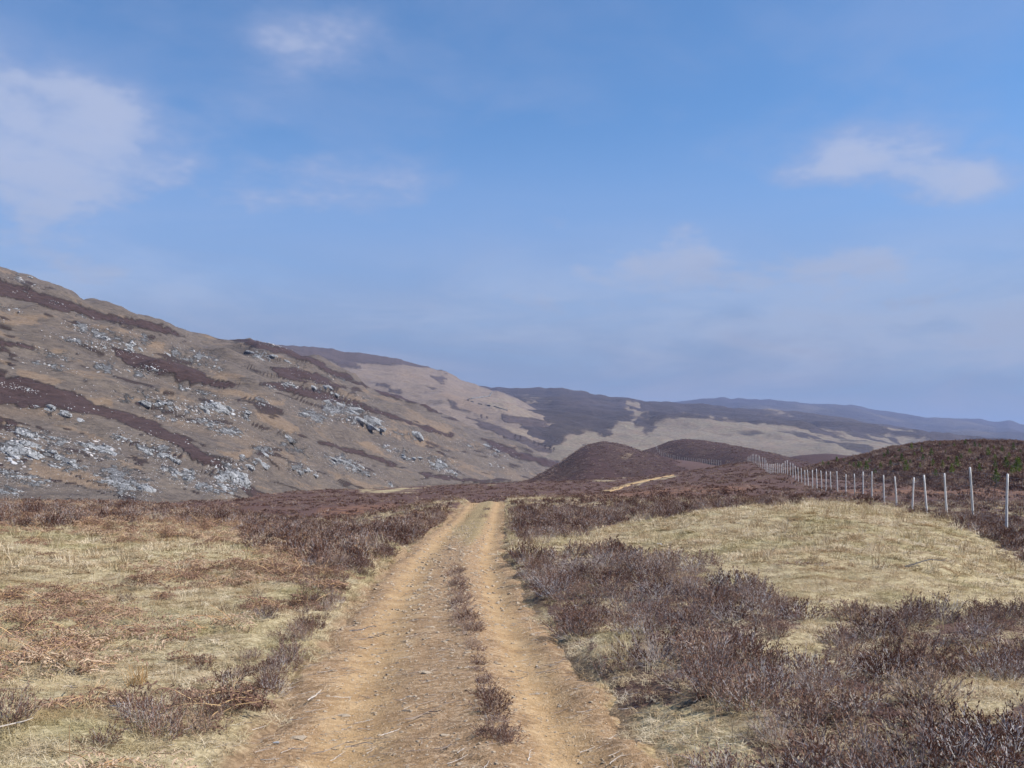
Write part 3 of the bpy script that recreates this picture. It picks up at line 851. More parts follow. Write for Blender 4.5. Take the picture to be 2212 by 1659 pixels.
FH_PALE = [[(1230, 940), (1270, 930), (1290, 945), (1340, 908), (1400, 925), (1390, 945), (1480, 900), (1560, 912), (1650, 915), (1800, 932), (1900, 926), (2010, 946), (1960, 978), (1750, 1000), (1400, 1000), (1150, 1000), (1200, 955)], [(1370, 868), (1400, 900), (1380, 902), (1360, 880)], [(1630, 878), (1660, 880), (1700, 890), (1660, 886)], [(1090, 852), (1120, 858), (1180, 860), (1120, 866)]]
dark = hill('heather_hill',
            [(980, 838, 2700), (1030, 834, 2700), (1100, 841, 2700), (1180, 840, 2700), (1210, 838, 2700), (1250, 845, 2700), (1300, 856, 2700), (1340, 859, 2700), (1400, 867, 2700), (1460, 870, 2750), (1560, 880, 2800), (1650, 890, 2850), (1750, 900, 2900), (1900, 915, 3000), (2000, 932, 3000), (2120, 945, 3000), (2300, 960, 3000), (2600, 965, 3000)],
            [(980, 1036, 1000), (1500, 1036, 1000), (2600, 1037, 1000)],
            480, 170, m_darkhill, prof=0.2, nz=((380, 26, 5, 5), (90, 8, 4, 6)), crest_n=4, sm=3,
            attrs={'heath': lambda PX, PY, X, Y, Z: 0.62 + 0.3 * fbm(X / 90, Y / 200, 5, 155) - jit(FH_PALE, 9, 26, 140)(PX, PY, X, Y, Z) + 1.15 * sstep(0.1, 0.5, fbm(X / 60, Y / 200, 4, 151)) * sstep(915, 945, PY), 'pale': jit(FH_PALE, 9, 26, 140)},
            label='dark heather hill rising over the pale valley pasture')
far = hill('far_ridge',
           [(1300, 880, 5200), (1440, 871, 5200), (1500, 863, 5200), (1540, 859, 5200), (1600, 861, 5200), (1700, 866, 5300), (1760, 873, 5300), (1800, 872, 5400), (1850, 877, 5400), (1900, 886, 5500), (1950, 894, 5600), (2000, 901, 5700), (2100, 904, 5800), (2150, 911, 5900), (2180, 908, 5900), (2212, 918, 6000), (2400, 930, 6000), (2700, 925, 6000)],
           [(1300, 1030, 2600), (2000, 1030, 2600), (2700, 1030, 2600)],
           300, 110, m_farhill, prof=0.15, nz=((700, 30, 4, 7), (160, 8, 4, 8)), crest_n=6, sm=2,
           attrs={'heath': lambda PX, PY, X, Y, Z: 0.55 + 0.5 * fbm(X / 300, Y / 500, 4, 161), 'pale': jit([[(1440, 868), (1500, 862), (1560, 868), (1480, 880)], [(1830, 940), (2010, 930), (2000, 948), (1850, 950)]], 4, 8, 200)},
           label='hazy blue ridge along the right skyline')

knoll_a = hill('heather_knoll',
               [(1120, 1042, 400), (1150, 1034, 420), (1180, 1016, 430), (1210, 1000, 440), (1240, 976, 455), (1275, 958, 470), (1310, 953, 480), (1345, 960, 490), (1385, 974, 500), (1420, 984, 505), (1470, 1000, 510), (1530, 1015, 510), (1600, 1028, 510)],
               [(1120, 1043, 330), (1250, 1037, 290), (1400, 1030, 300), (1500, 1014, 340), (1600, 1020, 400)],
               220, 90, m_knoll, prof=0.5, nz=((45, 0.9, 4, 9), (9, 0.3, 3, 10)), crest_n=0.3, sm=5,
               attrs={'heath': lambda PX, PY, X, Y, Z: 0.62 + 0.35 * fbm(X / 9, Y / 20, 4, 165), 'pale': jit([[(1338, 992), (1352, 980), (1372, 977), (1362, 988), (1350, 994)]], 2, 2, 10)},
               label='round dark heather knoll beside the valley mouth')
HILLS['heather_knoll_first'] = HILLS['heather_knoll']
knoll_b = hill('heather_knoll',
               [(1340, 1000, 600), (1385, 974, 600), (1420, 964, 600), (1450, 952, 600), (1480, 947, 600), (1520, 951, 600), (1560, 957, 600), (1620, 970, 600), (1680, 985, 600), (1720, 996, 600), (1780, 1012, 600), (1850, 1035, 600)],
               [(1340, 1015, 480), (1430, 990, 520), (1560, 1007, 400), (1640, 1004, 300), (1720, 1006, 300), (1850, 1038, 320)],
               220, 90, m_knoll, prof=0.5, nz=((50, 1.0, 4, 12), (9, 0.3, 3, 13)), crest_n=0.3, sm=5,
               attrs={'heath': lambda PX, PY, X, Y, Z: 0.62 + 0.35 * fbm(X / 9, Y / 20, 4, 167), 'pale': lambda PX, PY, X, Y, Z: 0 * PX},
               label='broad dark heather knoll above the far fence')
ridge_c = hill('heather_rise',
               [(1640, 1010, 760), (1690, 991, 760), (1730, 983, 760), (1790, 979, 760), (1850, 986, 760), (1900, 992, 760), (2000, 1005, 760), (2300, 1020, 760)],
               [(1640, 1030, 420), (1900, 1030, 420), (2300, 1030, 420)],
               160, 60, m_knoll, prof=0.5, nz=((60, 1.2, 4, 14), (12, 0.4, 3, 15)), crest_n=0.4, sm=5,
               attrs={'heath': lambda PX, PY, X, Y, Z: 0.85 + 0 * PX, 'pale': lambda PX, PY, X, Y, Z: 0 * PX},
               label='low heather rise behind the fence dip')
sap_hill = hill('sapling_hill',
                [(1650, 1034, 250), (1720, 1018, 240), (1790, 1001, 235), (1850, 990, 230), (1900, 976, 225), (1950, 967, 220), (2000, 961, 215), (2060, 958, 212), (2130, 957, 210), (2212, 957, 208), (2350, 960, 205), (2700, 985, 200)],
                [(1650, 1040, 170), (1800, 1052, 125), (1900, 1056, 112), (2100, 1060, 92), (2212, 1064, 84), (2700, 1070, 80)],
                300, 110, m_knoll, prof=0.5, nz=((28, 0.7, 4, 16), (5, 0.22, 3, 17)), crest_n=0.3, sm=6,
                attrs={'heath': lambda PX, PY, X, Y, Z: 0.8 + 0.3 * fbm(X / 14, Y / 14, 3, 171), 'pale': lambda PX, PY, X, Y, Z: 0 * PX},
                label='brown heather hill dotted with green saplings beyond the fence')


# first sight line hit on the ground
_DS = np.exp(np.linspace(math.log(4.0), math.log(600), 900))


def on_ground(px, py, dmin=4.0):
    rx, rz = ray(px, py)
    d = _DS[_DS >= dmin]
    zz = CAMZ + rz * d
    g = ground_z(rx * d, d)
    k = np.argmax(zz <= g)
    return np.array([float(rx * d[k]), float(d[k]), float(g[k])])

# ------------------------------------------------------------------ plant and stone shapes
class Geo:
    def __init__(self):
        self.v, self.f, self.m = [], [], []

    def tube(self, pts, rad, mat=0, sides=3):
        n0 = len(self.v)
        for k, p in enumerate(pts):
            p = Vector(p)
            d = (Vector(pts[min(k + 1, len(pts) - 1)]) - Vector(pts[max(k - 1, 0)])).normalized()
            a = d.cross(Vector((0.31, 0.77, 0.55))).normalized()
            b = d.cross(a)
            r = rad[k] if isinstance(rad, (list, tuple)) else rad
            for q in range(sides):
                an = 2 * math.pi * q / sides
                self.v.append(p + a * (r * math.cos(an)) + b * (r * math.sin(an)))
        for k in range(len(pts) - 1):
            for q in range(sides):
                a0, a1 = n0 + k * sides + q, n0 + k * sides + (q + 1) % sides
                self.f.append((a0, a1, a1 + sides, a0 + sides))
                self.m.append(mat)

    def ribbon(self, pts, wid, side, mat=0):
        n0 = len(self.v)
        side = Vector(side)
        for p, w_ in zip(pts, wid):
            p = Vector(p)
            self.v += [p - side * (w_ / 2), p + side * (w_ / 2)]
        for k in range(len(pts) - 1):
            a = n0 + 2 * k
            self.f.append((a, a + 1, a + 3, a + 2))
            self.m.append(mat)

    def diamond(self, p, d, length, width, mat=0, fat=0.5):
        p, d = Vector(p), Vector(d).normalized()
        s = d.cross(Vector((random.uniform(-1, 1), random.uniform(-1, 1), random.uniform(-1, 1)))).normalized() * (width / 2)
        n0 = len(self.v)
        mid = p + d * (length * fat)
        self.v += [p, mid + s, p + d * length, mid - s]
        self.f.append((n0, n0 + 1, n0 + 2, n0 + 3))
        self.m.append(mat)

    def mesh(self, name, mats, only=None, smooth=False):
        if only is None:
            return mesh_from(name, np.array(self.v), self.f, mats, smooth, self.m)
        idx, nv, nf = {}, [], []
        for f_, mm in zip(self.f, self.m):
            if mm != only:
                continue
            g = []
            for i in f_:
                if i not in idx:
                    idx[i] = len(nv)
                    nv.append(self.v[i])
                g.append(idx[i])
            nf.append(tuple(g))
        return mesh_from(name, np.array(nv), nf, [mats[only]], smooth)


def rv(a=1.0):
    return Vector((random.uniform(-a, a), random.uniform(-a, a), random.uniform(-a, a)))


def heather_geo(seed, R=0.36, H=0.42, nst=44, ntw=9, nsp=7, sl=0.032, sw=0.008, sr=0.0038, leafy=1.0):
    random.seed(seed)
    g = Geo()
    for i in range(nst):
        az = random.uniform(0, 2 * math.pi)
        tl = math.radians(78) * math.sqrt(random.random())
        d = Vector((math.sin(tl) * math.cos(az), math.sin(tl) * math.sin(az), math.cos(tl)))
        L = 1 / math.sqrt((math.sin(tl) / R) ** 2 + (math.cos(tl) / H) ** 2) * random.uniform(0.7, 1.08)
        b = Vector((random.gauss(0, 0.05), random.gauss(0, 0.05), -0.03))
        pts = []
        for k in range(5):
            t = k / 4
            pts.append(b + d * (L * t) + Vector((0, 0, 0.05 * t * t - 0.05 * math.sin(math.pi * t) * math.sin(tl))) + rv(0.018) * t)
        g.tube(pts, [sr, sr * 0.8, sr * 0.62, sr * 0.45, sr * 0.3], 0)
        bare = random.random() > leafy
        for k in range(ntw):
            t = random.uniform(0.3, 1.0) ** 0.7
            q = min(int(t * 4), 3)
            p = pts[q].lerp(pts[q + 1], t * 4 - q)
            td = (d * 0.8 + rv(0.9) + Vector((0, 0, 0.55))).normalized()
            tl_ = random.uniform(0.05, 0.13) * (R / 0.36)
            e = p + td * tl_
            g.ribbon([p, p.lerp(e, 0.5) + rv(0.006), e], [sr * 0.8, sr * 0.6, sr * 0.3], td.cross(rv()).normalized(), 0)
            if bare and random.random() < 0.85:
                continue
            for s_ in range(nsp):
                u = random.uniform(0.25, 1.05)
                g.diamond(p.lerp(e, u), td + rv(0.7) + Vector((0, 0, 0.4)), sl * random.uniform(0.6, 1.3), sw * random.uniform(0.7, 1.3), 1)
    return g


def grass_geo(seed, n=46, r=0.10, l0=0.05, l1=0.14, w_=0.003, flat=0.9, up=False):
    random.seed(seed)
    g = Geo()
    for i in range(n):
        az = random.uniform(0, 2 * math.pi)
        q = r * math.sqrt(random.random())
        a2 = random.uniform(0, 2 * math.pi)
        p = Vector((q * math.cos(a2), q * math.sin(a2), -0.015))
        L = random.uniform(l0, l1)
        tl = math.radians(random.uniform(8, 40) if up else random.uniform(35, 85) * flat + 12)
        d = Vector((math.sin(tl) * math.cos(az), math.sin(tl) * math.sin(az), math.cos(tl)))
        pts = [p]
        for k in range(3):
            p = p + d * (L / 3)
            d = (d + Vector((0, 0, -0.35 if not up else -0.16)) + rv(0.25)).normalized()
            pts.append(Vector((p.x, p.y, max(p.z, 0.004))))
        sd = Vector((-math.sin(az), math.cos(az), random.uniform(-0.5, 0.5))).normalized()
        g.ribbon(pts, [w_, w_, w_ * 0.75, w_ * 0.2], sd, 0)
    return g


def bracken_geo(seed, nf=7, L0=0.35, L1=0.7):
    random.seed(seed)
    g = Geo()
    for i in range(nf):
        az = random.uniform(0, 2 * math.pi)
        L = random.uniform(L0, L1)
        p = Vector((random.gauss(0, 0.1), random.gauss(0, 0.1), random.uniform(0.0, 0.10)))
        d = Vector((math.cos(az), math.sin(az), random.uniform(0.05, 0.55))).normalized()
        pts = [p.copy()]
        n = 9
        for k in range(n):
            p = p + d * (L / n)
            d = (d + Vector((0, 0, -0.13)) + rv(0.12)).normalized()
            p.z = max(p.z, 0.015)
            pts.append(p.copy())
        g.tube(pts, [0.0032 * (1 - 0.75 * k / n) for k in range(n + 1)], 0)
        for k in range(2, n + 1):
            dd = (pts[k] - pts[k - 1]).normalized()
            sd = dd.cross(Vector((0, 0, 1))).normalized()
            pl_ = 0.15 * math.sin(math.pi * min(1, (k - 0.7) / n)) * random.uniform(0.55, 1.1) + 0.02
            for sg in (-1, 1):
                e = pts[k] + sd * (sg * pl_ * 0.75) + dd * (pl_ * 0.3) + Vector((0, 0, random.uniform(-0.05, 0.025)))
                e.z = max(e.z, 0.0)
                m_ = pts[k].lerp(e, 0.5) + Vector((0, 0, random.uniform(0.0, 0.025)))
                g.ribbon([pts[k], m_, e], [0.008, 0.015, 0.003], (dd + rv(0.5)).normalized(), 1)
                for q in range(5):
                    g.diamond(pts[k].lerp(e, random.uniform(0.2, 0.95)), rv() + Vector((0, 0, -0.2)), 0.03, 0.009, 1)
    for i in range(random.choice((1, 2, 3))):
        a = random.uniform(0, 6.28)
        p = Vector((random.gauss(0, 0.12), random.gauss(0, 0.12), 0))
        e = p + Vector((math.cos(a) * 0.3, math.sin(a) * 0.3, random.uniform(0.06, 0.26)))
        g.tube([p, p.lerp(e, 0.5) + Vector((0, 0, 0.03)), e], [0.004, 0.0035, 0.0025], 0)
    return g


def twig_geo(seed, L=0.3, r=0.005):
    random.seed(seed)
    g = Geo()
    p = Vector((-L / 2, 0, r))
    d = Vector((1, 0, 0))
    pts = [p.copy()]
    for k in range(6):
        d = (d + Vector((0, random.uniform(-0.5, 0.5), random.uniform(-0.1, 0.16)))).normalized()
        p = p + d * (L / 6)
        p.z = min(max(p.z, r * 0.4), 0.05)
        pts.append(p.copy())
    g.tube(pts, [r * (1 - 0.11 * k) for k in range(7)], 0, 4)
    for k in random.sample(range(1, 6), 2):
        e = pts[k] + Vector((random.uniform(0.2, 0.8), random.choice((-1, 1)) * random.uniform(0.4, 0.9), random.uniform(0, 0.25))) * (L * 0.3)
        g.tube([pts[k], pts[k].lerp(e, 0.5) + rv(0.008), e], [r * 0.6, r * 0.5, r * 0.25], 0, 3)
    return g


def rock_mesh(name, seed, mat, flat=0.6, npts=24, sub=False):
    import bmesh
    random.seed(seed)
    bm = bmesh.new()
    for i in range(npts):
        q = rv()
        while q.length < 0.05:
            q = rv()
        q = q.normalized() * random.uniform(0.82, 1.0)
        bm.verts.new((q.x * random.uniform(0.85, 1.1), q.y * 0.8, q.z * flat))
    bmesh.ops.convex_hull(bm, input=bm.verts[:])
    for v_ in [v_ for v_ in bm.verts if not v_.link_faces]:
        bm.verts.remove(v_)
    me = bpy.data.meshes.new(name)
    bm.to_mesh(me)
    bm.free()
    me.materials.append(mat)
    return me


# ------------------------------------------------------------------ scattering what nobody could count
def source_coll(name, meshes):
    c = bpy.data.collections.new(name)
    for k, me in enumerate(meshes):
        c.objects.link(bpy.data.objects.new('%s_%02d' % (name, k), me))
    return c


def scatter(name, pos, rot, scl, idx, coll, label, cat, parent=None):
    me = bpy.data.meshes.new(name)
    pos = np.asarray(pos, np.float32)
    me.vertices.add(len(pos))
    me.vertices.foreach_set('co', pos.ravel())
    a = me.attributes.new('rot', 'FLOAT_VECTOR', 'POINT')
    a.data.foreach_set('vector', np.asarray(rot, np.float32).ravel())
    a = me.attributes.new('scl', 'FLOAT_VECTOR', 'POINT')
    scl = np.asarray(scl, np.float32)
    if scl.ndim == 1:
        scl = np.repeat(scl[:, None], 3, 1)
    a.data.foreach_set('vector', scl.ravel())
    a = me.attributes.new('idx', 'INT', 'POINT')
    a.data.foreach_set('value', np.asarray(idx, np.int32))
    o = obj(name, me, parent)
    tree = bpy.data.node_groups.new(name + ' scatter', 'GeometryNodeTree')
    tree.interface.new_socket('Geometry', in_out='INPUT', socket_type='NodeSocketGeometry')
    tree.interface.new_socket('Geometry', in_out='OUTPUT', socket_type='NodeSocketGeometry')
    N, Lk = tree.nodes, tree.links
    gi, go = N.new('NodeGroupInput'), N.new('NodeGroupOutput')
    ci = N.new('GeometryNodeCollectionInfo')
    ci.inputs['Collection'].default_value = coll
    ci.inputs['Separate Children'].default_value = True
    ci.inputs['Reset Children'].default_value = True
    ip = N.new('GeometryNodeInstanceOnPoints')
    ip.inputs['Pick Instance'].default_value = True

    def na(nm, typ):
        q = N.new('GeometryNodeInputNamedAttribute')
        q.data_type = typ
        q.inputs['Name'].default_value = nm
        return q.outputs['Attribute']
    er = N.new('FunctionNodeEulerToRotation')
    Lk.new(na('rot', 'FLOAT_VECTOR'), er.inputs[0])
    Lk.new(gi.outputs[0], ip.inputs['Points'])
    Lk.new(ci.outputs[0], ip.inputs['Instance'])
    Lk.new(na('idx', 'INT'), ip.inputs['Instance Index'])
    Lk.new(er.outputs[0], ip.inputs['Rotation'])
    Lk.new(na('scl', 'FLOAT_VECTOR'), ip.inputs['Scale'])
    Lk.new(ip.outputs[0], go.inputs[0])
    md = o.modifiers.new('scatter', 'NODES')
    md.node_group = tree
    return tag(o, label, cat if parent is None else None, kind='stuff')


def ring(r0, r1, dens, thm=0.60):
    n = int(dens * thm * (r1 * r1 - r0 * r0))
    r = np.sqrt(rng.uniform(r0 * r0, r1 * r1, n))
    t = rng.uniform(-thm, thm, n)
    return r * np.sin(t), r * np.cos(t)


def thin(x, y, dmin):
    """drop points nearer than dmin to one kept before"""
    keep, cell = [], {}
    for k in range(len(x)):
        cx_, cy_ = int(math.floor(x[k] / dmin)), int(math.floor(y[k] / dmin))
        ok = True
        for a in (-1, 0, 1):
            for b in (-1, 0, 1):
                for j in cell.get((cx_ + a, cy_ + b), ()):
                    if (x[j] - x[k]) ** 2 + (y[j] - y[k]) ** 2 < dmin * dmin:
                        ok = False
        if ok:
            keep.append(k)
            cell.setdefault((cx_, cy_), []).append(k)
    return np.array(keep, int)


def rots(n, tilt=0.15):
    return np.stack([rng.normal(0, tilt, n), rng.normal(0, tilt, n), rng.uniform(0, 6.283, n)], -1)


# ---- heather
HM = [m_heath_stem, m_heath_leaf]
near_geo = [heather_geo(100 + k, R=r, H=h, nst=n, leafy=lf) for k, (r, h, n, lf) in enumerate([(0.36, 0.40, 46, 0.75), (0.42, 0.36, 50, 0.6), (0.32, 0.46, 42, 0.82), (0.40, 0.42, 46, 0.3), (0.34, 0.32, 40, 0.95)])]
near_parts = [(g.mesh('heather stems', HM, 0), g.mesh('heather foliage', HM, 1)) for g in near_geo]
mid_coll = source_coll('heather_mid', [heather_geo(200 + k, R=0.4, H=0.4, nst=22, ntw=7, nsp=5, sl=0.055, sw=0.016, sr=0.006, leafy=lf).mesh('heather mid', HM) for k, lf in enumerate((0.9, 0.75, 0.55, 1.0))])
far_coll = source_coll('heather_far', [heather_geo(220 + k, R=0.5, H=0.4, nst=13, ntw=5, nsp=4, sl=0.11, sw=0.04, sr=0.010, leafy=lf).mesh('heather far', HM) for k, lf in enumerate((0.9, 0.8, 0.6))])
x, y = ring(4.6, 19, 17)
k = thin(x, y, 0.31)
x, y = x[k], y[k]
z = ground_z(x, y)
hw, _ = cover(x, y, z)
od = np.abs(track_off(x, y))
stray = (rng.random(len(x)) < 0.04) & (x < -1.5) & (x > -7)
k = (((hw > 0.5) & (rng.random(len(x)) < np.where(x > 0, 0.86, 0.85))) | stray) & (od > 1.5)
x, y, z, stray = x[k], y[k], z[k], stray[k]
px, py = proj(x, y, z)
size = rng.uniform(0.42, 1.0, len(x)) * np.where(stray & (x < 0), 0.6, 1.0)
vis = (px > -60) & (px < PW + 60)
order = np.argsort(np.hypot(x, y) / size + np.where(vis, 0, 1000))
NTHING = 262
n_left = n_right = 0
rest = []
for n_, k in enumerate(order):
    if n_ >= NTHING or not vis[k]:
        rest.append(k)
        continue
    v_ = rng.integers(0, len(near_parts))
    t = empty('heather_bush', (x[k], y[k], z[k] - 0.02), rng.uniform(0, 6.28), size[k])
    t.scale = (size[k], size[k], size[k] * 0.88)
    obj('stems', near_parts[v_][0], t)
    obj('foliage', near_parts[v_][1], t)
    if x[k] > track_x(y[k]):
        look = ('dark brown', 'wide spreading', 'tall leafy', 'bare grey stemmed', 'low dense')[v_]
        if track_off(x[k], y[k]) < 2.3:
            where_ = 'overhanging the right rut near the bottom' if py[k] > 1440 else 'overhanging the right rut halfway up the track'
        elif py[k] > 1440:
            where_ = 'in the bottom right corner' if px[k] > 1950 else ('in the thicket at the bottom, right of centre' if px[k] > 1620 else 'at the bottom, second row back from the right rut')
        elif py[k] > 1290:
            where_ = 'along the near foot of the grass mound' if px[k] > 1750 else 'in the middle of the thicket right of the track'
        else:
            where_ = 'at the far end of the thicket beside the grass mound'
        tag(t, look + ' heather bush ' + where_, 'heather', look + ' heather ' + where_)
    elif py[k] > 1290:
        tag(t, 'small low heather bush in the pale grass left of the track', 'heather', 'small heather bushes left of the track')
    else:
        tag(t, 'heather bush in the brown bank on the left edge of the track', 'heather', 'heather bank left of the track')
HP, HS = [np.stack([x, y, z], -1)[rest]], [size[rest]]
near_all = source_coll('heather_near', [g.mesh('heather near', HM) for g in near_geo])
scatter('heather', HP[0], rots(len(rest), 0.1), HS[0], rng.integers(0, 5, len(rest)), near_all, 'further heather bushes merging into the thickets beside the track', 'heather')
x, y = ring(19, 46, 4.2)
z = ground_z(x, y)
hw, _ = cover(x, y, z)
k = (hw > 0.45) & (np.abs(track_off(x, y)) > 1.5) & (rng.random(len(x)) < 0.9)
x, y, z = x[k], y[k], z[k]
scatter('heather', np.stack([x, y, z - 0.03], -1), rots(len(x), 0.15), rng.uniform(0.5, 1.05, len(x)), rng.integers(0, 4, len(x)), mid_coll, 'dense heather on the banks along the middle of the track', 'heather')
x, y = ring(46, 92, 1.1)
z = ground_z(x, y)
hw, _ = cover(x, y, z)
k = (hw > 0.5) & ((np.abs(track_off(x, y)) > 1.6) | (y > 80)) & (rng.random(len(x)) < sstep(95, 60, np.hypot(x, y)))
x, y, z = x[k], y[k], z[k]
rr_ = np.hypot(x, y)
scatter('heather', np.stack([x, y, z - 0.05], -1), rots(len(x), 0.2), rng.uniform(0.45, 0.85, len(x)) * np.clip(rr_ / 70, 0.9, 1.5), rng.integers(0, 3, len(x)), far_coll, 'brown heather carpet covering the flat moor beyond the crest', 'heather')
x, y = ring(92, 300, 0.22, 0.5)
z = ground_z(x, y)
hw, _ = cover(x, y, z)
k = (hw > 0.75) & (rng.random(len(x)) < 0.9)
x, y, z = x[k], y[k], z[k]
scatter('heather', np.stack([x, y, z - 0.12], -1), rots(len(x), 0.2), np.stack([rng.uniform(0.8, 1.8, len(x))] * 2 + [rng.uniform(0.5, 0.85, len(x))], -1), rng.integers(0, 3, len(x)), far_coll, 'low brown heather on the level moor below the knolls', 'heather')
for hn_, cnt, lb in (('heather_knoll', 4000, 'brown heather clothing the broad knoll above the far fence'), ('heather_knoll_first', 3500, 'brown heather clothing the round knoll beside the valley mouth')):
    X, Y, Z, PX, PY = HILLS[hn_]
    pick = rng.integers(0, X.size, cnt)
    scatter('heather', np.stack([X.ravel()[pick] + rng.uniform(-1, 1, cnt), Y.ravel()[pick] + rng.uniform(-2, 2, cnt), Z.ravel()[pick] - 0.22], -1), rots(cnt, 0.2), np.stack([rng.uniform(0.8, 2.0, cnt)] * 2 + [rng.uniform(0.45, 0.8, cnt)], -1), rng.integers(0, 3, cnt), far_coll, lb, 'heather')
# heather on the slope beyond the fence
X, Y, Z, PX, PY = HILLS['sapling_hill']
pick = rng.integers(0, X.size, 9000)
sx, sy, sz = X.ravel()[pick] + rng.uniform(-0.6, 0.6, 9000), Y.ravel()[pick] + rng.uniform(-0.8, 0.8, 9000), Z.ravel()[pick]
scatter('heather', np.stack([sx, sy, sz - 0.12], -1), rots(9000, 0.2), rng.uniform(0.8, 1.6, 9000), rng.integers(0, 3, 9000), far_coll, 'brown heather covering the hill beyond the fence', 'heather')

# ---- heather tufts along the middle of the track
TUFT = [(985, 1252, .5, 'farthest'), (992, 1284, .55, ''), (1001, 1322, .55, ''), (1006, 1360, .5, ''), (1012, 1388, .5, ''), (1030, 1470, .4, ''), (1052, 1540, .5, ''), (1074, 1580, .55, ''), (1064, 1640, .5, ''), (1090, 1655, .5, ''), (1046, 1126, .6, ''), (1052, 1108, .6, '')]
tuft_geo = [heather_geo(300 + k, R=0.3, H=0.36, nst=30, ntw=8, nsp=6, sl=0.035, sw=0.008, sr=0.003, leafy=0.95) for k in range(3)]
tuft_parts = [(g.mesh('tuft stems', HM, 0), g.mesh('tuft foliage', HM, 1)) for g in tuft_geo]
TL = ['heather tuft on the track ridge, farthest of the string of tufts', 'heather tuft on the track ridge, second from the far end of the string', 'heather tuft on the track ridge, third from the far end of the string', 'heather tuft on the track ridge, fourth from the far end of the string', 'heather tuft ending the long string on the track ridge', 'tiny lone heather tuft between the ruts below the string', 'heather tuft upper left of the lower pair between the ruts', 'heather tuft lower right of the lower pair between the ruts', 'heather tuft between the ruts touching the bottom edge, left one', 'heather tuft between the ruts touching the bottom edge, right one', 'small dark heather tuft between the ruts just below the crest', 'small dark heather tuft between the ruts on the crest of the track']
fill = [(984 + 28 * u + rng.normal(0, 6), 1238 + 152 * u, rng.uniform(0.32, 0.5), '') for u in np.linspace(0, 1, 15)]
TUFT += [(1014 + 70 * u + rng.normal(0, 6), 1402 + 250 * u, rng.uniform(0.2, 0.33), '') for u in np.linspace(0, 1, 16)]
TL += ['tiny heather sprig in the thin line running on to the bottom edge'] * 16
TUFT += fill + [(1062, 1560, .5, ''), (1080, 1640, .45, ''), (1022, 1428, .3, ''), (1036, 1490, .3, ''), (1044, 1515, .32, ''), (1060, 1610, .32, '')]
TL += ['heather tuft filling the long string between the ruts'] * 15 + ['low heather tuft filling the gap of the lower pair'] + ['low heather tuft beside the bottom edge pair'] + ['tiny heather sprig just below the end of the string', 'tiny heather sprig just above the lower pair of tufts', 'tiny heather sprig touching the upper left of the lower pair', 'tiny heather sprig between the lower pair and the bottom edge']
for k, ((px, py, sc, _), lb) in enumerate(zip(TUFT, TL)):
    q = on_ground(px, py)
    o_ = float(track_off(q[0], q[1]))
    q[2] = float(track_z(np.array([q[0]]), np.array([q[1]]), np.array([o_]))[0])
    t = empty('heather_tuft', q - np.array([0, 0, 0.02]), k * 1.3, sc * rng.uniform(1.05, 1.4) * (1.0 if py < 1450 else 0.78))
    t.scale = (t.scale[0], t.scale[0], t.scale[0] * 0.72)
    tag(t, lb, 'heather', 'heather tufts between the ruts')
    obj('stems', tuft_parts[k % 3][0], t)
    obj('foliage', tuft_parts[k % 3][1], t)

# ---- small heather bushes on the left verge
VERGE = [(620, 1433, .6, 'heather bush at the left track edge beside a yellow grass tuft'), (585, 1455, .5, 'heather bush just left of the yellow tufted verge bush'), (500, 1495, .6, 'spreading heather bush in the lower left grass'), (590, 1500, .5, 'heather bush at the left track edge below the yellow tufted one'), (400, 1525, .45, 'small heather bush right of the bleached arched branch'), (500, 1537, .6, 'heather bush beside the short white stick'), (650, 1383, .5, 'heather bush just below the bracken mound at the track edge'), (668, 1366, .5, 'heather bush under the bracken mound nearest the rut'), (720, 1273, .4, 'small heather bush alone on the left rut verge below the bank'), (555, 1295, .35, 'lone dark upright heather tuft above the bracken mound'), (485, 1323, .35, 'thin dark heather sprig left of the bracken mound'), (310, 1560, .55, 'heather bush behind the corner bracken'), (352, 1590, .7, 'heather bush inside the corner bracken'), (440, 1585, .65, 'broad heather bush right of the corner bracken'), (20, 1560, .6, 'heather bush at the left edge above the corner'), (225, 1613, .45, 'small heather bush left of the corner bracken'), (450, 1553, .5, 'heather bush above the broad one near the corner'), (540, 1425, .35, 'tiny heather bush in the grass left of the verge bushes')]
for k, (px, py, sc, lb) in enumerate(VERGE):
    q = on_ground(px, py)
    t = empty('heather_bush', q - np.array([0, 0, 0.02]), k * 1.7, sc * rng.uniform(0.85, 1.05))
    tag(t, lb, 'heather', 'heather bushes on the left verge')
    pr_ = (near_parts + tuft_parts)[(k * 3) % 8]
    obj('stems', pr_[0], t)
    obj('foliage', pr_[1], t)

n = 190
fy = np.exp(rng.uniform(math.log(7), math.log(44), n))
side = np.where(rng.random(n) < 0.75, -1.0, 1.0)
fx = track_x(fy) + side * (1.42 + np.abs(rng.normal(0, 0.42, n)))
fz = ground_z(fx, fy)
scatter('heather', np.stack([fx, fy, fz - 0.03], -1), rots(n, 0.15), rng.uniform(0.3, 0.72, n) * np.clip(fy / 16, 0.75, 1.3), rng.integers(0, 3, n), source_coll('heather_verge', [g.mesh('heather verge', HM) for g in tuft_geo]), 'low brown heather fringe along the verges of the track', 'heather')

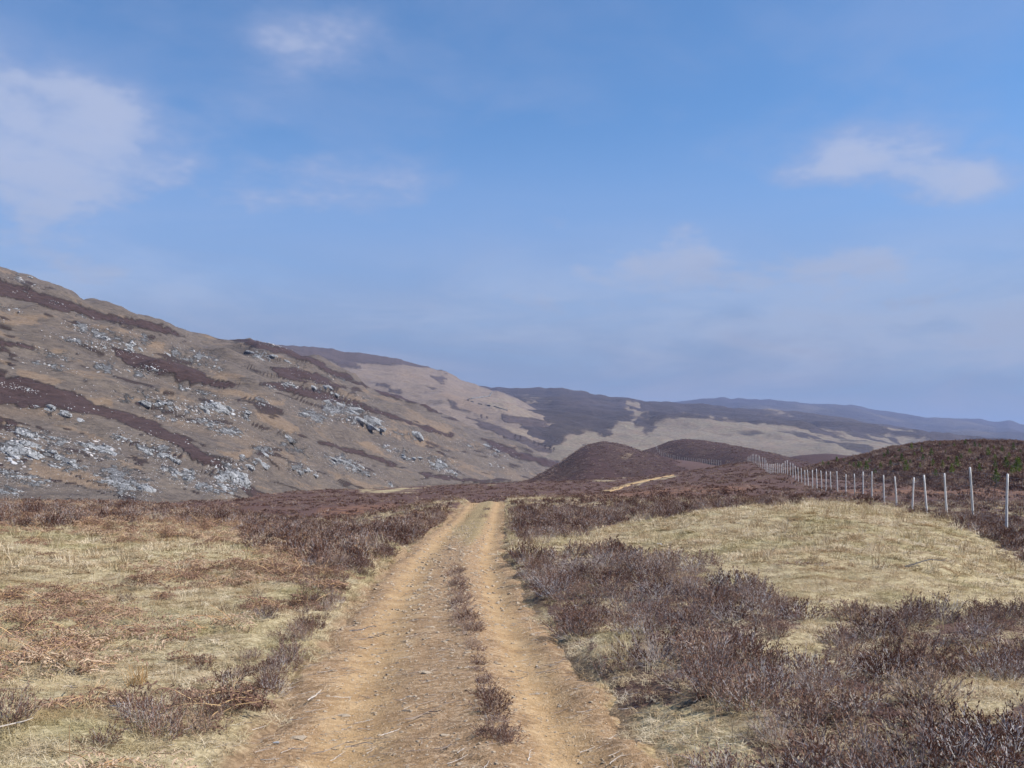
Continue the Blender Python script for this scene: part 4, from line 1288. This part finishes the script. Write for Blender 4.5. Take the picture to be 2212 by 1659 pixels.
# ---- bracken
Z_BRACK = [[(-60, 1265), (170, 1290), (330, 1320), (430, 1370), (350, 1430), (250, 1480), (120, 1495), (-60, 1480)], [(555, 1310), (700, 1298), (722, 1345), (640, 1390), (570, 1355)], [(300, 1240), (560, 1210), (620, 1260), (420, 1290)],
           [(-60, 1085), (540, 1100), (570, 1165), (400, 1175), (-60, 1140)], [(540, 1145), (770, 1150), (740, 1245), (560, 1230)], [(290, 1575), (460, 1550), (490, 1659), (330, 1659)], [(850, 1120), (960, 1085), (985, 1105), (900, 1160)]]
bm_mats = [m_stalk, m_bracken]
br_geo = [bracken_geo(400 + k, nf=n) for k, n in enumerate((6, 8, 9, 5))]
br_parts = [(g.mesh('bracken stalks', bm_mats, 0), g.mesh('bracken fronds', bm_mats, 1)) for g in br_geo]
x, y = ring(4.6, 50, 2.9)
z = ground_z(x, y)
px, py = proj(x, y, z)
bw = zone(px + 25 * fbm(x * 0.8, y * 0.8, 3, 501), py + 10 * fbm(x * 0.8, y * 0.8, 3, 511), Z_BRACK, 8)
k = ((rng.random(len(x)) < bw * 1.0) | ((rng.random(len(x)) < np.where(track_off(x, y) > -2.8, 0.28, 0.08)) & (x < -1.5) & (np.hypot(x, y) < 40))) & (np.abs(track_off(x, y)) > 1.6) & (x < 0)
x, y, z, px, py = x[k], y[k], z[k], px[k], py[k]
order = np.argsort(np.hypot(x, y))
things = [k for k in order if -40 < px[k] < PW][:150]
for k in things:
    v_ = rng.integers(0, 4)
    t = empty('bracken_clump', (x[k], y[k], z[k]), rng.uniform(0, 6.28), rng.uniform(0.65, 1.15))
    obj('stalks', br_parts[v_][0], t)
    obj('fronds', br_parts[v_][1], t)
    look = ('sparse', 'thick', 'very thick', 'thin')[v_]
    if py[k] > 1520:
        where_ = 'near the bottom left corner'
    elif py[k] > 1260:
        where_ = 'on the mound by the left track edge' if px[k] > 540 else ('at the left edge of the grass' if px[k] < 170 else 'in the middle of the left grass')
    elif py[k] > 1175:
        where_ = ('below the heather bank, close to the track' if px[k] > 690 else ('below the middle of the left heather bank' if px[k] > 600 else 'below the left end of the heather bank')) if px[k] > 500 else 'across the back of the left grass'
    else:
        where_ = 'on the heather bank beside the track crest' if px[k] > 560 else ('along the left crest under the crags' if px[k] < 280 else 'along the left crest, nearer the track')
    tag(t, look + ' rusty dead bracken clump ' + where_, 'bracken', look + ' bracken ' + where_)
rest = [k for k in range(len(x)) if k not in set(things)]
br_coll = source_coll('bracken_far', [g.mesh('bracken', bm_mats) for g in br_geo])
scatter('bracken', np.stack([x, y, z], -1)[rest], rots(len(rest), 0.08), rng.uniform(0.7, 1.2, len(rest)), rng.integers(0, 4, len(rest)), br_coll, 'dead bracken mixed into the heather along the left crest', 'bracken')

# ---- grass
g_near = source_coll('grass_near', [grass_geo(600 + k).mesh('grass', [m_grass]) for k in range(5)] + [grass_geo(610 + k, n=10, l0=0.09, l1=0.2, w_=0.0026, up=True).mesh('grass', [m_grass]) for k in range(2)])
g_far = source_coll('grass_far', [grass_geo(620 + k, n=34, r=0.12, l0=0.09, l1=0.2, w_=0.008).mesh('grass', [m_grass]) for k in range(4)] + [grass_geo(630, n=16, l0=0.14, l1=0.28, w_=0.007, up=True).mesh('grass', [m_grass])])


def grass_band(name, r0, r1, dens, coll, nvar, s0, s1, label, wisp=0.07):
    x, y = ring(r0, r1, dens)
    z = ground_z(x, y)
    hw, _ = cover(x, y, z)
    o_ = np.abs(track_off(x, y)) + 0.25 * vn(x * 1.7, y * 1.7, 81)
    pr = np.where(hw > 0.5, 0.52, 1.0) * np.clip((o_ - 1.0) / 0.55, 0, 1)
    crown = (np.abs(track_off(x, y) + 0.1) < 0.6) & (y > 22)
    pr = np.maximum(pr, np.where(crown, 0.25, 0.0))
    k = rng.random(len(x)) < pr
    x, y, z = x[k], y[k], z[k]
    n = len(x)
    nup = 2 if nvar == 7 else 1
    idx = np.where(rng.random(n) < wisp, rng.integers(nvar - nup, nvar, n), rng.integers(0, nvar - nup, n))
    scatter(name, np.stack([x, y, z], -1), rots(n, 0.1), rng.uniform(s0, s1, n), idx, coll, label, 'grass')


grass_band('grass', 4.5, 10, 105, g_near, 7, 0.75, 1.25, 'short matted pale grass in the foreground beside the track')
grass_band('grass', 10, 19, 55, g_near, 7, 0.9, 1.5, 'pale matted grass further along both sides of the track')
grass_band('grass', 19, 34, 22, g_far, 5, 0.9, 1.5, 'pale grass on the near slope of the mound')
grass_band('grass', 34, 66, 8, g_far, 5, 1.2, 2.0, 'pale grass along the crest of the near ground', 0.08)

q = on_ground(1715, 1220)
for k, (dx_, sc_, lb) in enumerate(((0, 0.9, 'dark flattened heather patch alone on the grass mound'), (0.5, 0.5, 'small dark heather scrap right beside the flattened patch on the mound'))):
    t = empty('heather_patch', q + np.array([dx_, 0.1 * k, -0.03]), 0.4 * k, sc_)
    t.scale = (sc_ * 1.3, sc_ * 0.9, sc_ * 0.32)
    obj('stems', tuft_parts[k][0], t)
    obj('foliage', tuft_parts[k][1], t)
    tag(t, lb, 'heather')
t = empty('grass_tussock', on_ground(297, 1482))
tag(t, 'orange upright grass tussock alone in the left grass', 'grass tussock')
obj('blades', grass_geo(650, n=70, r=0.1, l0=0.14, l1=0.26, w_=0.004, up=True).mesh('tussock', [m_rush]), t)
t = empty('grass_tussock', on_ground(1335, 1420))
tag(t, 'straw coloured upright grass tussock between heather bushes beside the right rut', 'grass tussock')
obj('blades', grass_geo(651, n=80, r=0.14, l0=0.16, l1=0.3, w_=0.004, up=True).mesh('tussock', [m_grass]), t)

# ------------------------------------------------------------------ outcrops and boulders of the rocky hill
rock_meshes = [rock_mesh('rock', 700 + k, m_rock, flat=f_) for k, f_ in enumerate((0.7, 0.8, 0.9, 0.65, 1.0, 0.75, 0.85, 0.6))]
slab_meshes = [rock_mesh('slab', 720 + k, m_slab, 0.8, 34) for k in range(8)]
cand, core = [], []
for cx_, cy_, rx_, ry_, n_, s_ in CLUST:
    nb_ = int(np.clip(round(rx_ / ry_ * 1.6 + ry_ / 9), 2, 6)) if s_ > 4.5 else 1
    for q in range(nb_):
        u = (q + 0.5) / nb_ * 2 - 1 + rng.normal(0, 0.15)
        ppx = cx_ + rx_ * 0.8 * u
        core.append((ry_ * rng.uniform(0.38, 0.62), ppx, cy_ + 0.22 * (ppx - cx_) + ry_ * rng.uniform(-0.55, 0.55)))
    for q in range(n_ * 6):
        big = q < n_
        a, r_ = rng.uniform(0, 6.283), math.sqrt(rng.random()) * (1.0 if big else 1.4)
        ppx, ppy = cx_ + rx_ * r_ * math.cos(a), cy_ + ry_ * r_ * math.sin(a) + 0.22 * rx_ * r_ * math.cos(a)
        cand.append((max(s_ * (rng.uniform(0.25, 0.7) ** 1.5 if big else rng.uniform(0.08, 0.3)) * 0.7, 1.0), ppx, ppy))
core += [(25, 30, 975), (18, 62, 982), (17, 190, 966), (19, 222, 974), (12, 60, 940), (21, 470, 880), (14, 440, 886), (14, 185, 712), (12, 235, 722), (11, 436, 772), (14, 500, 1040), (14, 478, 1052)]
for q in range(900):
    ppx = rng.uniform(-40, 1150)
    top_ = np.interp(ppx, [-40, 0, 430, 550, 800, 1150], [570, 590, 740, 742, 845, 980])
    cand.append((rng.uniform(0.9, 2.2) * (0.7 + 0.5 * (ppx < 500)), ppx, top_ + (np.interp(ppx, [0, 540, 900, 1150], [1085, 1070, 1045, 1030]) - top_) * rng.random()))
core.sort(reverse=True)
part_n, scr_p, scr_r, scr_s = 0, [], [], []
for n_, (sz_, ppx, ppy) in enumerate(core + cand):
    if ppx < -60:
        continue
    q, err, _ = on_hill('rocky_hill', ppx, ppy)
    if err > 6:
        continue
    rad = sz_ * math.hypot(q[0], q[1]) / F
    if n_ < len(core) and part_n < 296:
        o = obj('rock', slab_meshes[rng.integers(0, 8)], rocky)
        o.scale = (rad * rng.uniform(1.3, 2.3), rad * rng.uniform(0.9, 1.5), rad * rng.uniform(0.75, 1.15))
        o.location = (q[0], q[1] + rad * 0.5, q[2] - rad * 0.28)
        o.rotation_euler = (rng.normal(0.1, 0.15), rng.normal(0.22, 0.14), rng.normal(-0.2, 0.35))
        part_n += 1
    else:
        scr_p.append((q[0], q[1], q[2] - rad * 0.2))
        scr_r.append((rng.normal(0.3, 0.45), rng.normal(0.25, 0.4), rng.uniform(0, 6.28)))
        scr_s.append((rad * rng.uniform(0.8, 1.5), rad * rng.uniform(0.7, 1.2), rad * rng.uniform(0.5, 0.9)))
rock_coll = source_coll('rock_source', rock_meshes)
scatter('scree', scr_p, scr_r, scr_s, rng.integers(0, 8, len(scr_p)), rock_coll, 'small grey stones strewn between the outcrops', None, rocky)

# ------------------------------------------------------------------ deer fence
def post_mesh(seed, h=2.15):
    random.seed(seed)
    g = Geo()
    pts, rad = [], []
    bx_, by_ = random.uniform(-0.02, 0.02), random.uniform(-0.02, 0.02)
    for k in range(7):
        t = k / 6
        pts.append((bx_ * math.sin(t * 3), by_ * math.sin(t * 3), -0.2 + (h + 0.2) * t))
        rad.append(0.046 - 0.008 * t + random.uniform(-0.003, 0.003))
    g.tube(pts, rad, 0, 8)
    n0 = len(g.v) - 8
    c_ = Vector(pts[-1]) + Vector((0, 0, 0.025))
    g.v.append(c_)
    for q in range(8):
        g.f.append((n0 + q, n0 + (q + 1) % 8, len(g.v) - 1))
        g.m.append(0)
    return g.mesh('post', [m_post], smooth=True)


post_meshes = [post_mesh(800 + k) for k in range(5)]


def fence(pts, label, stays, heights=None):
    root = empty('deer_fence', pts[0])
    tag(root, label, 'fence')
    P0 = np.array(pts[0])
    for k, q in enumerate(pts):
        o = obj('post', post_meshes[k % 5], root)
        o.location = np.array(q) - P0
        o.rotation_euler = (rng.normal(0, 0.025), rng.normal(0.012, 0.028), rng.uniform(0, 6.28))
        hs = (heights[k] if heights is not None else 1.0) * rng.uniform(0.96, 1.04)
        o.scale = (1, 1, hs)
    for hgt in (0.12, 0.4, 0.7, 1.0, 1.35, 1.7, 1.92):
        g = Geo()
        g.tube([tuple(np.array(q) - P0 + np.array([-0.05, 0, hgt])) for q in pts], 0.0028 if hgt < 1.9 else 0.0034, 0, 3)
        obj('wire', g.mesh('wire', [m_wire]), root)
    if stays:
        g = Geo()
        for a, b in zip(pts[:14], pts[1:15]):
            a, b = np.array(a) - P0, np.array(b) - P0
            for u in np.arange(0.05, 1, 0.06):
                q = a + (b - a) * u + np.array([-0.05, 0, 0])
                g.tube([tuple(q + np.array([0, 0, 0.1])), tuple(q + np.array([0, 0, 1.9]))], 0.002, 0, 3)
        n_ = obj('netting', g.mesh('netting', [m_wire]), root)
        n_['kind'] = 'stuff'
    return root


def ground_any(x, y):
    z_ = float(ground_z(np.array([x]), np.array([y]))[0])
    return z_


# plan of the fence: x = 10.15 + 0.2 y, a post every 4.1 m
FZ = np.array([(2088, 465, 825), (1883, 425, 747), (1722, 450, 738), (1600, 472, 0), (1511, 518, 0), (1413, 495, 0), (1337, 482, 0), (1262, 485, 622), (1206, 465, 617), (1155, 466, 617), (1101, 466, 600), (1049, 465, 583), (1009, 460, 580), (977, 450, 577), (950, 443, 567), (921, 432, 562), (894, 432, 545), (868, 438, 540), (847, 436, 535), (826, 432, 530), (806, 420, 520), (790, 408, 512), (773, 395, 495), (757, 392, 485), (740, 377, 470), (726, 377, 465), (713, 395, 460), (701, 403, 458), (689, 408, 457), (679, 412, 456), (667, 420, 456), (655, 430, 456), (645, 436, 456), (636, 437, 456), (628, 432, 456), (620, 420, 454), (613, 400, 450), (605, 378, 445), (596, 366, 425), (585, 355, 408), (572, 350, 400), (561, 345, 398), (550, 342, 396), (540, 340, 392), (530, 338, 390), (521, 339, 390), (512, 345, 390), (503, 352, 390), (495, 366, 388)], float)
fpts, fh = [], []
for zx, zt, zb in FZ:
    ppx = (1504 + zx / 2.765) * 0.96
    top = (900 + zt / 2.765) * 0.96
    r_ = (ppx - CX) / F / (CP - (CY - top) / F * SP)
    d_ = 10.15 / (r_ - 0.2)
    zt_ = float(at(ppx, top, d_)[2])
    gz = ground_any(r_ * d_, d_)
    h_ = np.clip(zt_ - gz, 1.65, 2.6)
    fpts.append((r_ * d_, d_, zt_ - h_ if zt_ - gz > 2.6 else gz))
    fh.append(h_ / 2.15)
fpts.insert(0, (fpts[0][0] - 0.82, fpts[0][1] - 4.1, ground_any(fpts[0][0] - 0.82, fpts[0][1] - 4.1)))
fh.insert(0, 0.95)
fence(fpts, 'long deer fence of pale round posts running from the right edge over the mound', True, fh)
fp2 = []
for k in range(27):
    t_ = k / 26
    ppx, ppy, d_ = 1557 - 128 * t_, np.interp(t_, [0, 0.3, 0.7, 1], [1006, 1003, 996, 985]), 400 + 118 * t_
    fp2.append(tuple(at(ppx, ppy, d_)))
for ppx, ppy, d_ in ((1425, 980, 530), (1421, 975, 540), (1418, 970, 555), (1415, 966, 575)):
    fp2.append(tuple(at(ppx, ppy, d_)))
fence(fp2, 'small far row of pale fence posts climbing the heather knoll', False)

# ------------------------------------------------------------------ saplings on the hill beyond the fence
def sapling_mesh(seed):
    random.seed(seed)
    g = Geo()
    g.tube([(0, 0, -0.1), (0.02, 0, 0.5), (0, 0.01, 1.0)], [0.03, 0.02, 0.008], 0, 4)
    for k in range(70):
        h = random.uniform(0.1, 0.98)
        a = random.uniform(0, 6.283)
        r_ = (0.42 * (1.05 - h)) * random.uniform(0.3, 1.1) + 0.03
        p = Vector((0, 0, h))
        e = Vector((r_ * math.cos(a), r_ * math.sin(a), h + 0.12 + random.uniform(-0.05, 0.1)))
        g.diamond(p.lerp(e, 0.25), e - p + rv(0.08), max(0.16, r_), 0.09, 1)
        g.diamond(e, Vector((0, 0, 1)) + rv(0.8), 0.16, 0.07, 1)
    return g


sap_geo = [sapling_mesh(900 + k) for k in range(4)]
sap_mesh = [(g.mesh('sapling trunk', [m_bark, m_sapling], 0), g.mesh('sapling crown', [m_bark, m_sapling], 1)) for g in sap_geo]
SAP = [(790, 300), (830, 310), (890, 280), (940, 275), (1010, 320), (1045, 335), (1060, 310), (1120, 290), (1160, 365), (1225, 260), (1250, 230), (1380, 355), (1420, 195), (1490, 215), (1500, 270), (1480, 320), (1570, 310), (1590, 380), (1620, 160), (1660, 215), (1680, 280), (1705, 365), (1770, 265), (1800, 155), (1865, 175), (1900, 190), (2000, 185), (2010, 280), (2010, 325), (2090, 330), (2110, 270), (2130, 385), (2180, 345), (2170, 370), (2190, 230), (2020, 440), (1880, 290), (1720, 180), (1300, 250), (1350, 280), (1330, 205), (1560, 240), (1440, 250), (1200, 330), (980, 300), (1960, 240), (1830, 230), (2060, 215), (2140, 195), (1740, 330), (1640, 330), (1900, 350), (1270, 320), (1100, 345), (1410, 300)]
for zx, zy in SAP:
    ppx, ppy = (1600 + zx / 3.142) * 0.96, (950 + zy / 3.142) * 0.96
    q, err, _ = on_hill('sapling_hill', ppx, ppy + 4)
    if err > 5:
        q = on_ground(ppx, ppy + 4, 40)
        if np.hypot(q[0], q[1]) > 400:
            continue
    s_ = rng.uniform(0.55, 1.15) * (1.25 if zy > 320 else 0.95)
    t = empty('conifer_sapling', (q[0], q[1], q[2] + 0.15), rng.uniform(0, 6.28), s_)
    v_ = rng.integers(0, 4)
    obj('trunk', sap_mesh[v_][0], t)
    obj('crown', sap_mesh[v_][1], t)
    look = 'larger' if s_ > 1.05 else 'tiny'
    if zy > 300:
        where_ = 'behind the two tallest fence posts' if zx > 1750 else ('beyond the middle of the fence' if zx > 1300 else 'low on the left foot of the heather hill')
    else:
        where_ = 'on the left shoulder of the brown heather hill' if zx < 1400 else ('high in the middle of the brown heather hill' if zx < 1850 else 'high on the heather hill at the right edge')
    tag(t, look + ' green sapling ' + where_, 'sapling', look + ' saplings ' + where_)

# ------------------------------------------------------------------ bare trees in the valley mouth
def tree_geo(seed, h=7.0):
    random.seed(seed)
    g = Geo()
    pts = [Vector((0, 0, -0.6))]
    for k in range(1, 6):
        pts.append(Vector((random.uniform(-0.25, 0.25), random.uniform(-0.25, 0.25), h * k / 6)))
    g.tube(pts, [0.22 * (1 - 0.15 * k) for k in range(6)], 0, 5)
    for k in range(34):
        t = random.uniform(0.2, 1)
        q = min(int(t * 5), 4)
        p = pts[q].lerp(pts[q + 1], t * 5 - q)
        a = random.uniform(0, 6.283)
        L = h * 0.33 * (1.15 - t * 0.7)
        e = p + Vector((math.cos(a) * L, math.sin(a) * L, L * random.uniform(0.3, 1.0)))
        g.tube([p, p.lerp(e, 0.5) + rv(0.2), e], [0.07, 0.05, 0.02], 1, 3)
        for j in range(9):
            b = p.lerp(e, random.uniform(0.3, 1))
            g.diamond(b, (e - p).normalized() + rv(0.8) + Vector((0, 0, 0.4)), random.uniform(0.6, 1.3), 0.14, 1)
    return g


tree_g = [tree_geo(950 + k) for k in range(3)]
tree_m = [(g.mesh('tree trunk', [m_bark, m_birch], 0), g.mesh('tree crown', [m_bark, m_birch], 1)) for g in tree_g]
TREES = [(1261, 978, 1.5, 'tallest bare tree standing against the knoll at the valley mouth'), (1247, 982, 0.9, ''), (1236, 986, 1.0, ''), (1226, 985, 0.95, ''), (1218, 984, 0.8, ''), (1196, 977, 0.8, ''), (1188, 975, 0.9, ''), (1178, 972, 0.8, ''), (1164, 966, 0.8, ''), (1154, 962, 0.9, ''), (1124, 952, 0.9, ''), (1112, 950, 0.9, ''), (1089, 956, 1.1, 'reddish bare tree alone below the foot of the tan hill'), (1040, 905, 0.8, ''), (1052, 908, 0.7, '')]
for k, (ppx, ppy, s_, lb) in enumerate(TREES):
    q, err, _ = on_hill('grassy_hill', ppx, ppy)
    t = empty('bare_tree', (q[0], q[1], q[2]), rng.uniform(0, 6.28), s_ * math.hypot(q[0], q[1]) / 1150)
    v_ = k % 3
    obj('trunk', tree_m[v_][0], t)
    obj('crown', tree_m[v_][1], t)
    grp = 'left of the tallest tree by the knoll' if ppx > 1210 else ('in the middle clump at the foot of the tan hill' if ppx > 1170 else ('in the pair left of the middle clump' if ppx > 1140 else ('in the pair above the lone reddish tree' if ppx > 1080 else 'in the pair high on the tan slope')))
    tag(t, lb or 'bare leafless tree ' + grp, 'tree', 'bare trees ' + grp if not lb else None)

# ------------------------------------------------------------------ stone walls on the tan hill
m_wall = simple('dry stone', (0.10, 0.095, 0.09), (0.2, 0.19, 0.18), 2.0)


def wall_on_hill(zpts, label):
    P_ = z2(zpts)
    q = []
    for (x0, y0), (x1, y1) in zip(P_[:-1], P_[1:]):
        for u in np.linspace(0, 1, 14)[:-1]:
            q.append(on_hill('grassy_hill', x0 + (x1 - x0) * u, y0 + (y1 - y0) * u)[0])
    g = Geo()
    g.tube([tuple(p_ + np.array([0, 0, 0.3])) for p_ in q], [1.1 + random.uniform(-0.2, 0.2) for _ in q], 0, 4)
    tag(obj('stone_wall', g.mesh('stone wall', [m_wall])), label, 'wall')


wall_on_hill([(970, 443), (1010, 432), (1110, 420), (1125, 395)], 'thin dark stone wall running up the tan hill')
wall_on_hill([(972, 446), (1050, 470), (1130, 482), (1230, 512)], 'thin dark stone wall running down right across the tan hill')

# ------------------------------------------------------------------ the track seen again on the far rise
cl_ = [on_ground(a, b, 100) for a, b in ((1305, 1064), (1318, 1060), (1345, 1051), (1372, 1044), (1400, 1037), (1425, 1032), (1450, 1027))]
cl_ = np.array(cl_)
tt = np.linspace(0, 1, 60)
lx = smooth1(np.interp(tt, np.linspace(0, 1, len(cl_)), cl_[:, 0]), 5)
ly = smooth1(np.interp(tt, np.linspace(0, 1, len(cl_)), cl_[:, 1]), 5)
nx_, ny_ = np.gradient(ly), -np.gradient(lx)
ln_ = np.hypot(nx_, ny_)
off = np.linspace(-1.25, 1.25, 13)
FX, FY = lx[:, None] + off[None] * (nx_ / ln_)[:, None], ly[:, None] + off[None] * (ny_ / ln_)[:, None]
FZ_ = ground_z(FX, FY) + 0.16 - 0.3 * sstep(0.75, 1.25, np.abs(off))[None]
fme = mesh_from('far_track', np.stack([FX, FY, FZ_], -1).reshape(-1, 3), grid_faces(60, 13), [m_track], True)
set_attr(fme, 'lane', np.repeat((np.abs(np.abs(off) - 0.75) < 0.4)[None].astype(float), 60, 0))
set_attr(fme, 'grassy', np.repeat(np.where(np.abs(off) < 0.35, 0.8, 0.45)[None], 60, 0))
tag(obj('dirt_track', fme), 'pale stretch of the track reappearing on the far rise', 'track', kind='structure')

# ------------------------------------------------------------------ stones and twigs
stone_m = [rock_mesh('track stone', 1000 + k, m_stone, 0.45, 20) for k in range(4)]
grey_m = [rock_mesh('grey stone', 1010 + k, m_greystone, 0.55, 22) for k in range(2)]


def surf(px, py):
    q = on_ground(px, py)
    o_ = float(track_off(q[0], q[1]))
    if abs(o_) < 1.5:
        q[2] = max(q[2], float(track_z(np.array([q[0]]), np.array([q[1]]), np.array([o_]))[0]))
    return q


STONES = [(979, 1197, 24, 0, 'long pale stone lying across the middle of the track near the crest'), (784, 1416, 22, 0, 'flat greyish stone in the left rut beside forked twigs'), (961, 1411, 15, 0, 'small pale stone left of the heather string on the track'), (927, 1374, 22, 0, 'flat tan stone between the ruts, upper middle of the track'), (923, 1485, 30, 0, 'broad flat tan stone half buried in the middle of the track'),
          (881, 1565, 24, 0, 'flat grey stone left of the lower heather tufts on the track'), (961, 1631, 24, 0, 'flat pale stone near the bottom edge in the middle of the track'), (739, 1566, 32, 0, 'rounded pale clod standing out in the left rut'), (645, 1624, 44, 0, 'long flat sandy slab at the bottom left of the track'), (1100, 1553, 18, 0, 'small pale stone right of the lower heather tufts'),
          (1010, 1442, 18, 0, 'flat pale stone just below the end of the heather string'), (1072, 1460, 20, 0, 'thin pale stone in the right rut'), (1183, 1228, 22, 1, 'blue grey boulder showing among the heather right of the track'), (1216, 1237, 16, 1, 'smaller grey boulder beside the blue grey one in the heather'), (1425, 1178, 12, 1, 'dark grey stone at the edge of the grass mound'), (60, 1425, 26, 1, 'smooth mauve grey stone lying in the bracken at left'), (597, 1626, 14, 1, 'small grey stone at the bottom left edge of the track')]
for k, (ppx, ppy, s_, gm_, lb) in enumerate(STONES):
    q = surf(ppx, ppy)
    rad = s_ * q[1] / F * 0.55
    o = obj('stone' if not (gm_ and s_ > 15) else 'boulder', (grey_m[k % 2] if gm_ else stone_m[k % 4]))
    o.location = (q[0], q[1], q[2] + (rad * 0.02 if not gm_ else rad * 0.25))
    o.rotation_euler = (rng.normal(0, 0.08), rng.normal(0, 0.08), rng.uniform(-0.4, 0.4))
    o.scale = (rad * 1.2, rad * 0.9, rad * (0.45 if not gm_ else 0.9))
    tag(o, lb, 'stone')
n = 5200
gy = np.exp(rng.uniform(math.log(4.6), math.log(40), n))
go_ = rng.normal(0, 0.75, n)
go_ = np.where(np.abs(go_) > 1.5, rng.uniform(-1.4, 1.4, n), go_)
gx = track_x(gy) + go_
gz_ = track_z(gx, gy, go_)
gs = (0.006 + 0.026 * rng.random(n) ** 4) * np.clip(gy / 9, 0.8, 2.0)
scatter('gravel', np.stack([gx, gy, gz_], -1), rots(n, 0.3), gs, rng.integers(0, 4, n), source_coll('gravel_source', stone_m), 'small pale gravel strewn over the dirt track', 'gravel')
n = 2600
gy = np.exp(rng.uniform(math.log(4.6), math.log(26), n))
go_ = np.where(rng.random(n) < 0.5, rng.normal(0.1, 0.3, n), rng.choice([-1.25, 1.3], n) + rng.normal(0, 0.3, n))
go_ = np.where(rng.random(n) < 0.35, rng.uniform(-1.5, 1.5, n), go_)
gx = track_x(gy) + go_
scatter('straw_litter', np.stack([gx, gy, np.maximum(track_z(gx, gy, go_), ground_z(gx, gy)) + 0.004], -1), rots(n, 0.05), np.stack([rng.uniform(0.5, 1.0, n)] * 2 + [rng.uniform(0.2, 0.4, n)], -1), rng.integers(0, 3, n),
        source_coll('straw_source', [grass_geo(660 + k, n=7, r=0.14, l0=0.04, l1=0.13, w_=0.0035).mesh('straw', [m_straw]) for k in range(3)]), 'fine dead straw scattered over the dirt track', 'straw')
twig_m = [twig_geo(1100 + k, 0.3, 0.0048).mesh('twig', [m_twig]) for k in range(6)]
n = 1100
gy = np.exp(rng.uniform(math.log(4.6), math.log(26), n))
go_ = np.where(rng.random(n) < 0.55, rng.uniform(-1.4, 1.6, n), rng.choice([-1.0, 0.15, 1.2], n) + rng.normal(0, 0.28, n))
gx = track_x(gy) + go_
gz_ = np.maximum(track_z(gx, gy, go_), ground_z(gx, gy))
scatter('twig_litter', np.stack([gx, gy, gz_ + 0.006], -1), np.stack([np.zeros(n), np.zeros(n), rng.normal(0, 0.7, n)], -1), rng.uniform(0.18, 0.6, n), rng.integers(0, 6, n), source_coll('twig_source', twig_m), 'short dead heather twigs littering the dirt track', 'twigs')
TW = [(694, 1538, 0.95, 'pale curved twig in the left rut near the left edge'), (788, 1388, 1.2, 'upper of two long pale twigs lying across the left rut'), (798, 1402, 1.2, 'lower of two long pale twigs lying across the left rut'), (833, 1427, 0.5, 'short forked twig right of the flat greyish stone'), (784, 1630, 0.8, 'dark straight stick near the bottom of the left rut'), (819, 1620, 0.7, 'forked pale twig near the bottom of the left rut'), (850, 1618, 0.6, 'pale twig right of the forked one near the bottom'), (715, 1651, 1.0, 'pale stick lying at the very bottom of the left rut'), (923, 1588, 1.1, 'thin twig lying across the middle of the track'),
      (156, 1508, 1.1, 'bleached white heather branch in the lower left grass'), (278, 1546, 0.9, 'bleached arched branch above the corner bracken'), (28, 1505, 0.9, 'bleached branch at the left edge above the corner'), (20, 1600, 1.0, 'bleached branch at the bottom left edge'), (521, 1524, 0.5, 'short white stick among small heather left of the track'), (1225, 1440, 0.9, 'pale fallen twig at the right edge of the right rut'), (1190, 1478, 0.9, 'pale fallen twig below it on the right rut edge'), (1990, 1235, 1.6, 'dark fallen stick on the grass mound below the fence')]
for k, (ppx, ppy, s_, lb) in enumerate(TW):
    q = surf(ppx, ppy)
    t = obj('dead_branch', twig_m[k % 6])
    t.location = (q[0], q[1], q[2] + (0.015 if abs(track_off(q[0], q[1])) < 1.4 else 0.05))
    t.rotation_euler = (0, 0, rng.normal(0.1, 0.4))
    sc_ = s_ * max(1.0, q[1] / 9)
    t.scale = (sc_, sc_, sc_ * 1.2)
    tag(t, lb, 'twig')

# ------------------------------------------------------------------ haze: the air of the valley
hz_m = bpy.data.materials.new('valley haze')
hz_m.use_nodes = True
ht = NT(hz_m.node_tree)
pv = ht.n('ShaderNodeVolumePrincipled', i={'Color': (0.41, 0.56, 1.0), 'Density': 0.000092, 'Anisotropy': 0.0})
ht.n('ShaderNodeOutputMaterial', i={'Volume': pv.outputs[0]})
b0, b1 = np.array([-8300, -8300, -45.0]), np.array([8300, 8300, 520.0])
hv = [(b0[0] if i & 1 == 0 else b1[0], b0[1] if i & 2 == 0 else b1[1], b0[2] if i & 4 == 0 else b1[2]) for i in range(8)]
hf = [(0, 2, 3, 1), (4, 5, 7, 6), (0, 1, 5, 4), (2, 6, 7, 3), (0, 4, 6, 2), (1, 3, 7, 5)]
tag(obj('haze', mesh_from('haze', np.array(hv), hf, [hz_m])), 'thin blue haze filling the valley air', 'haze', kind='stuff')
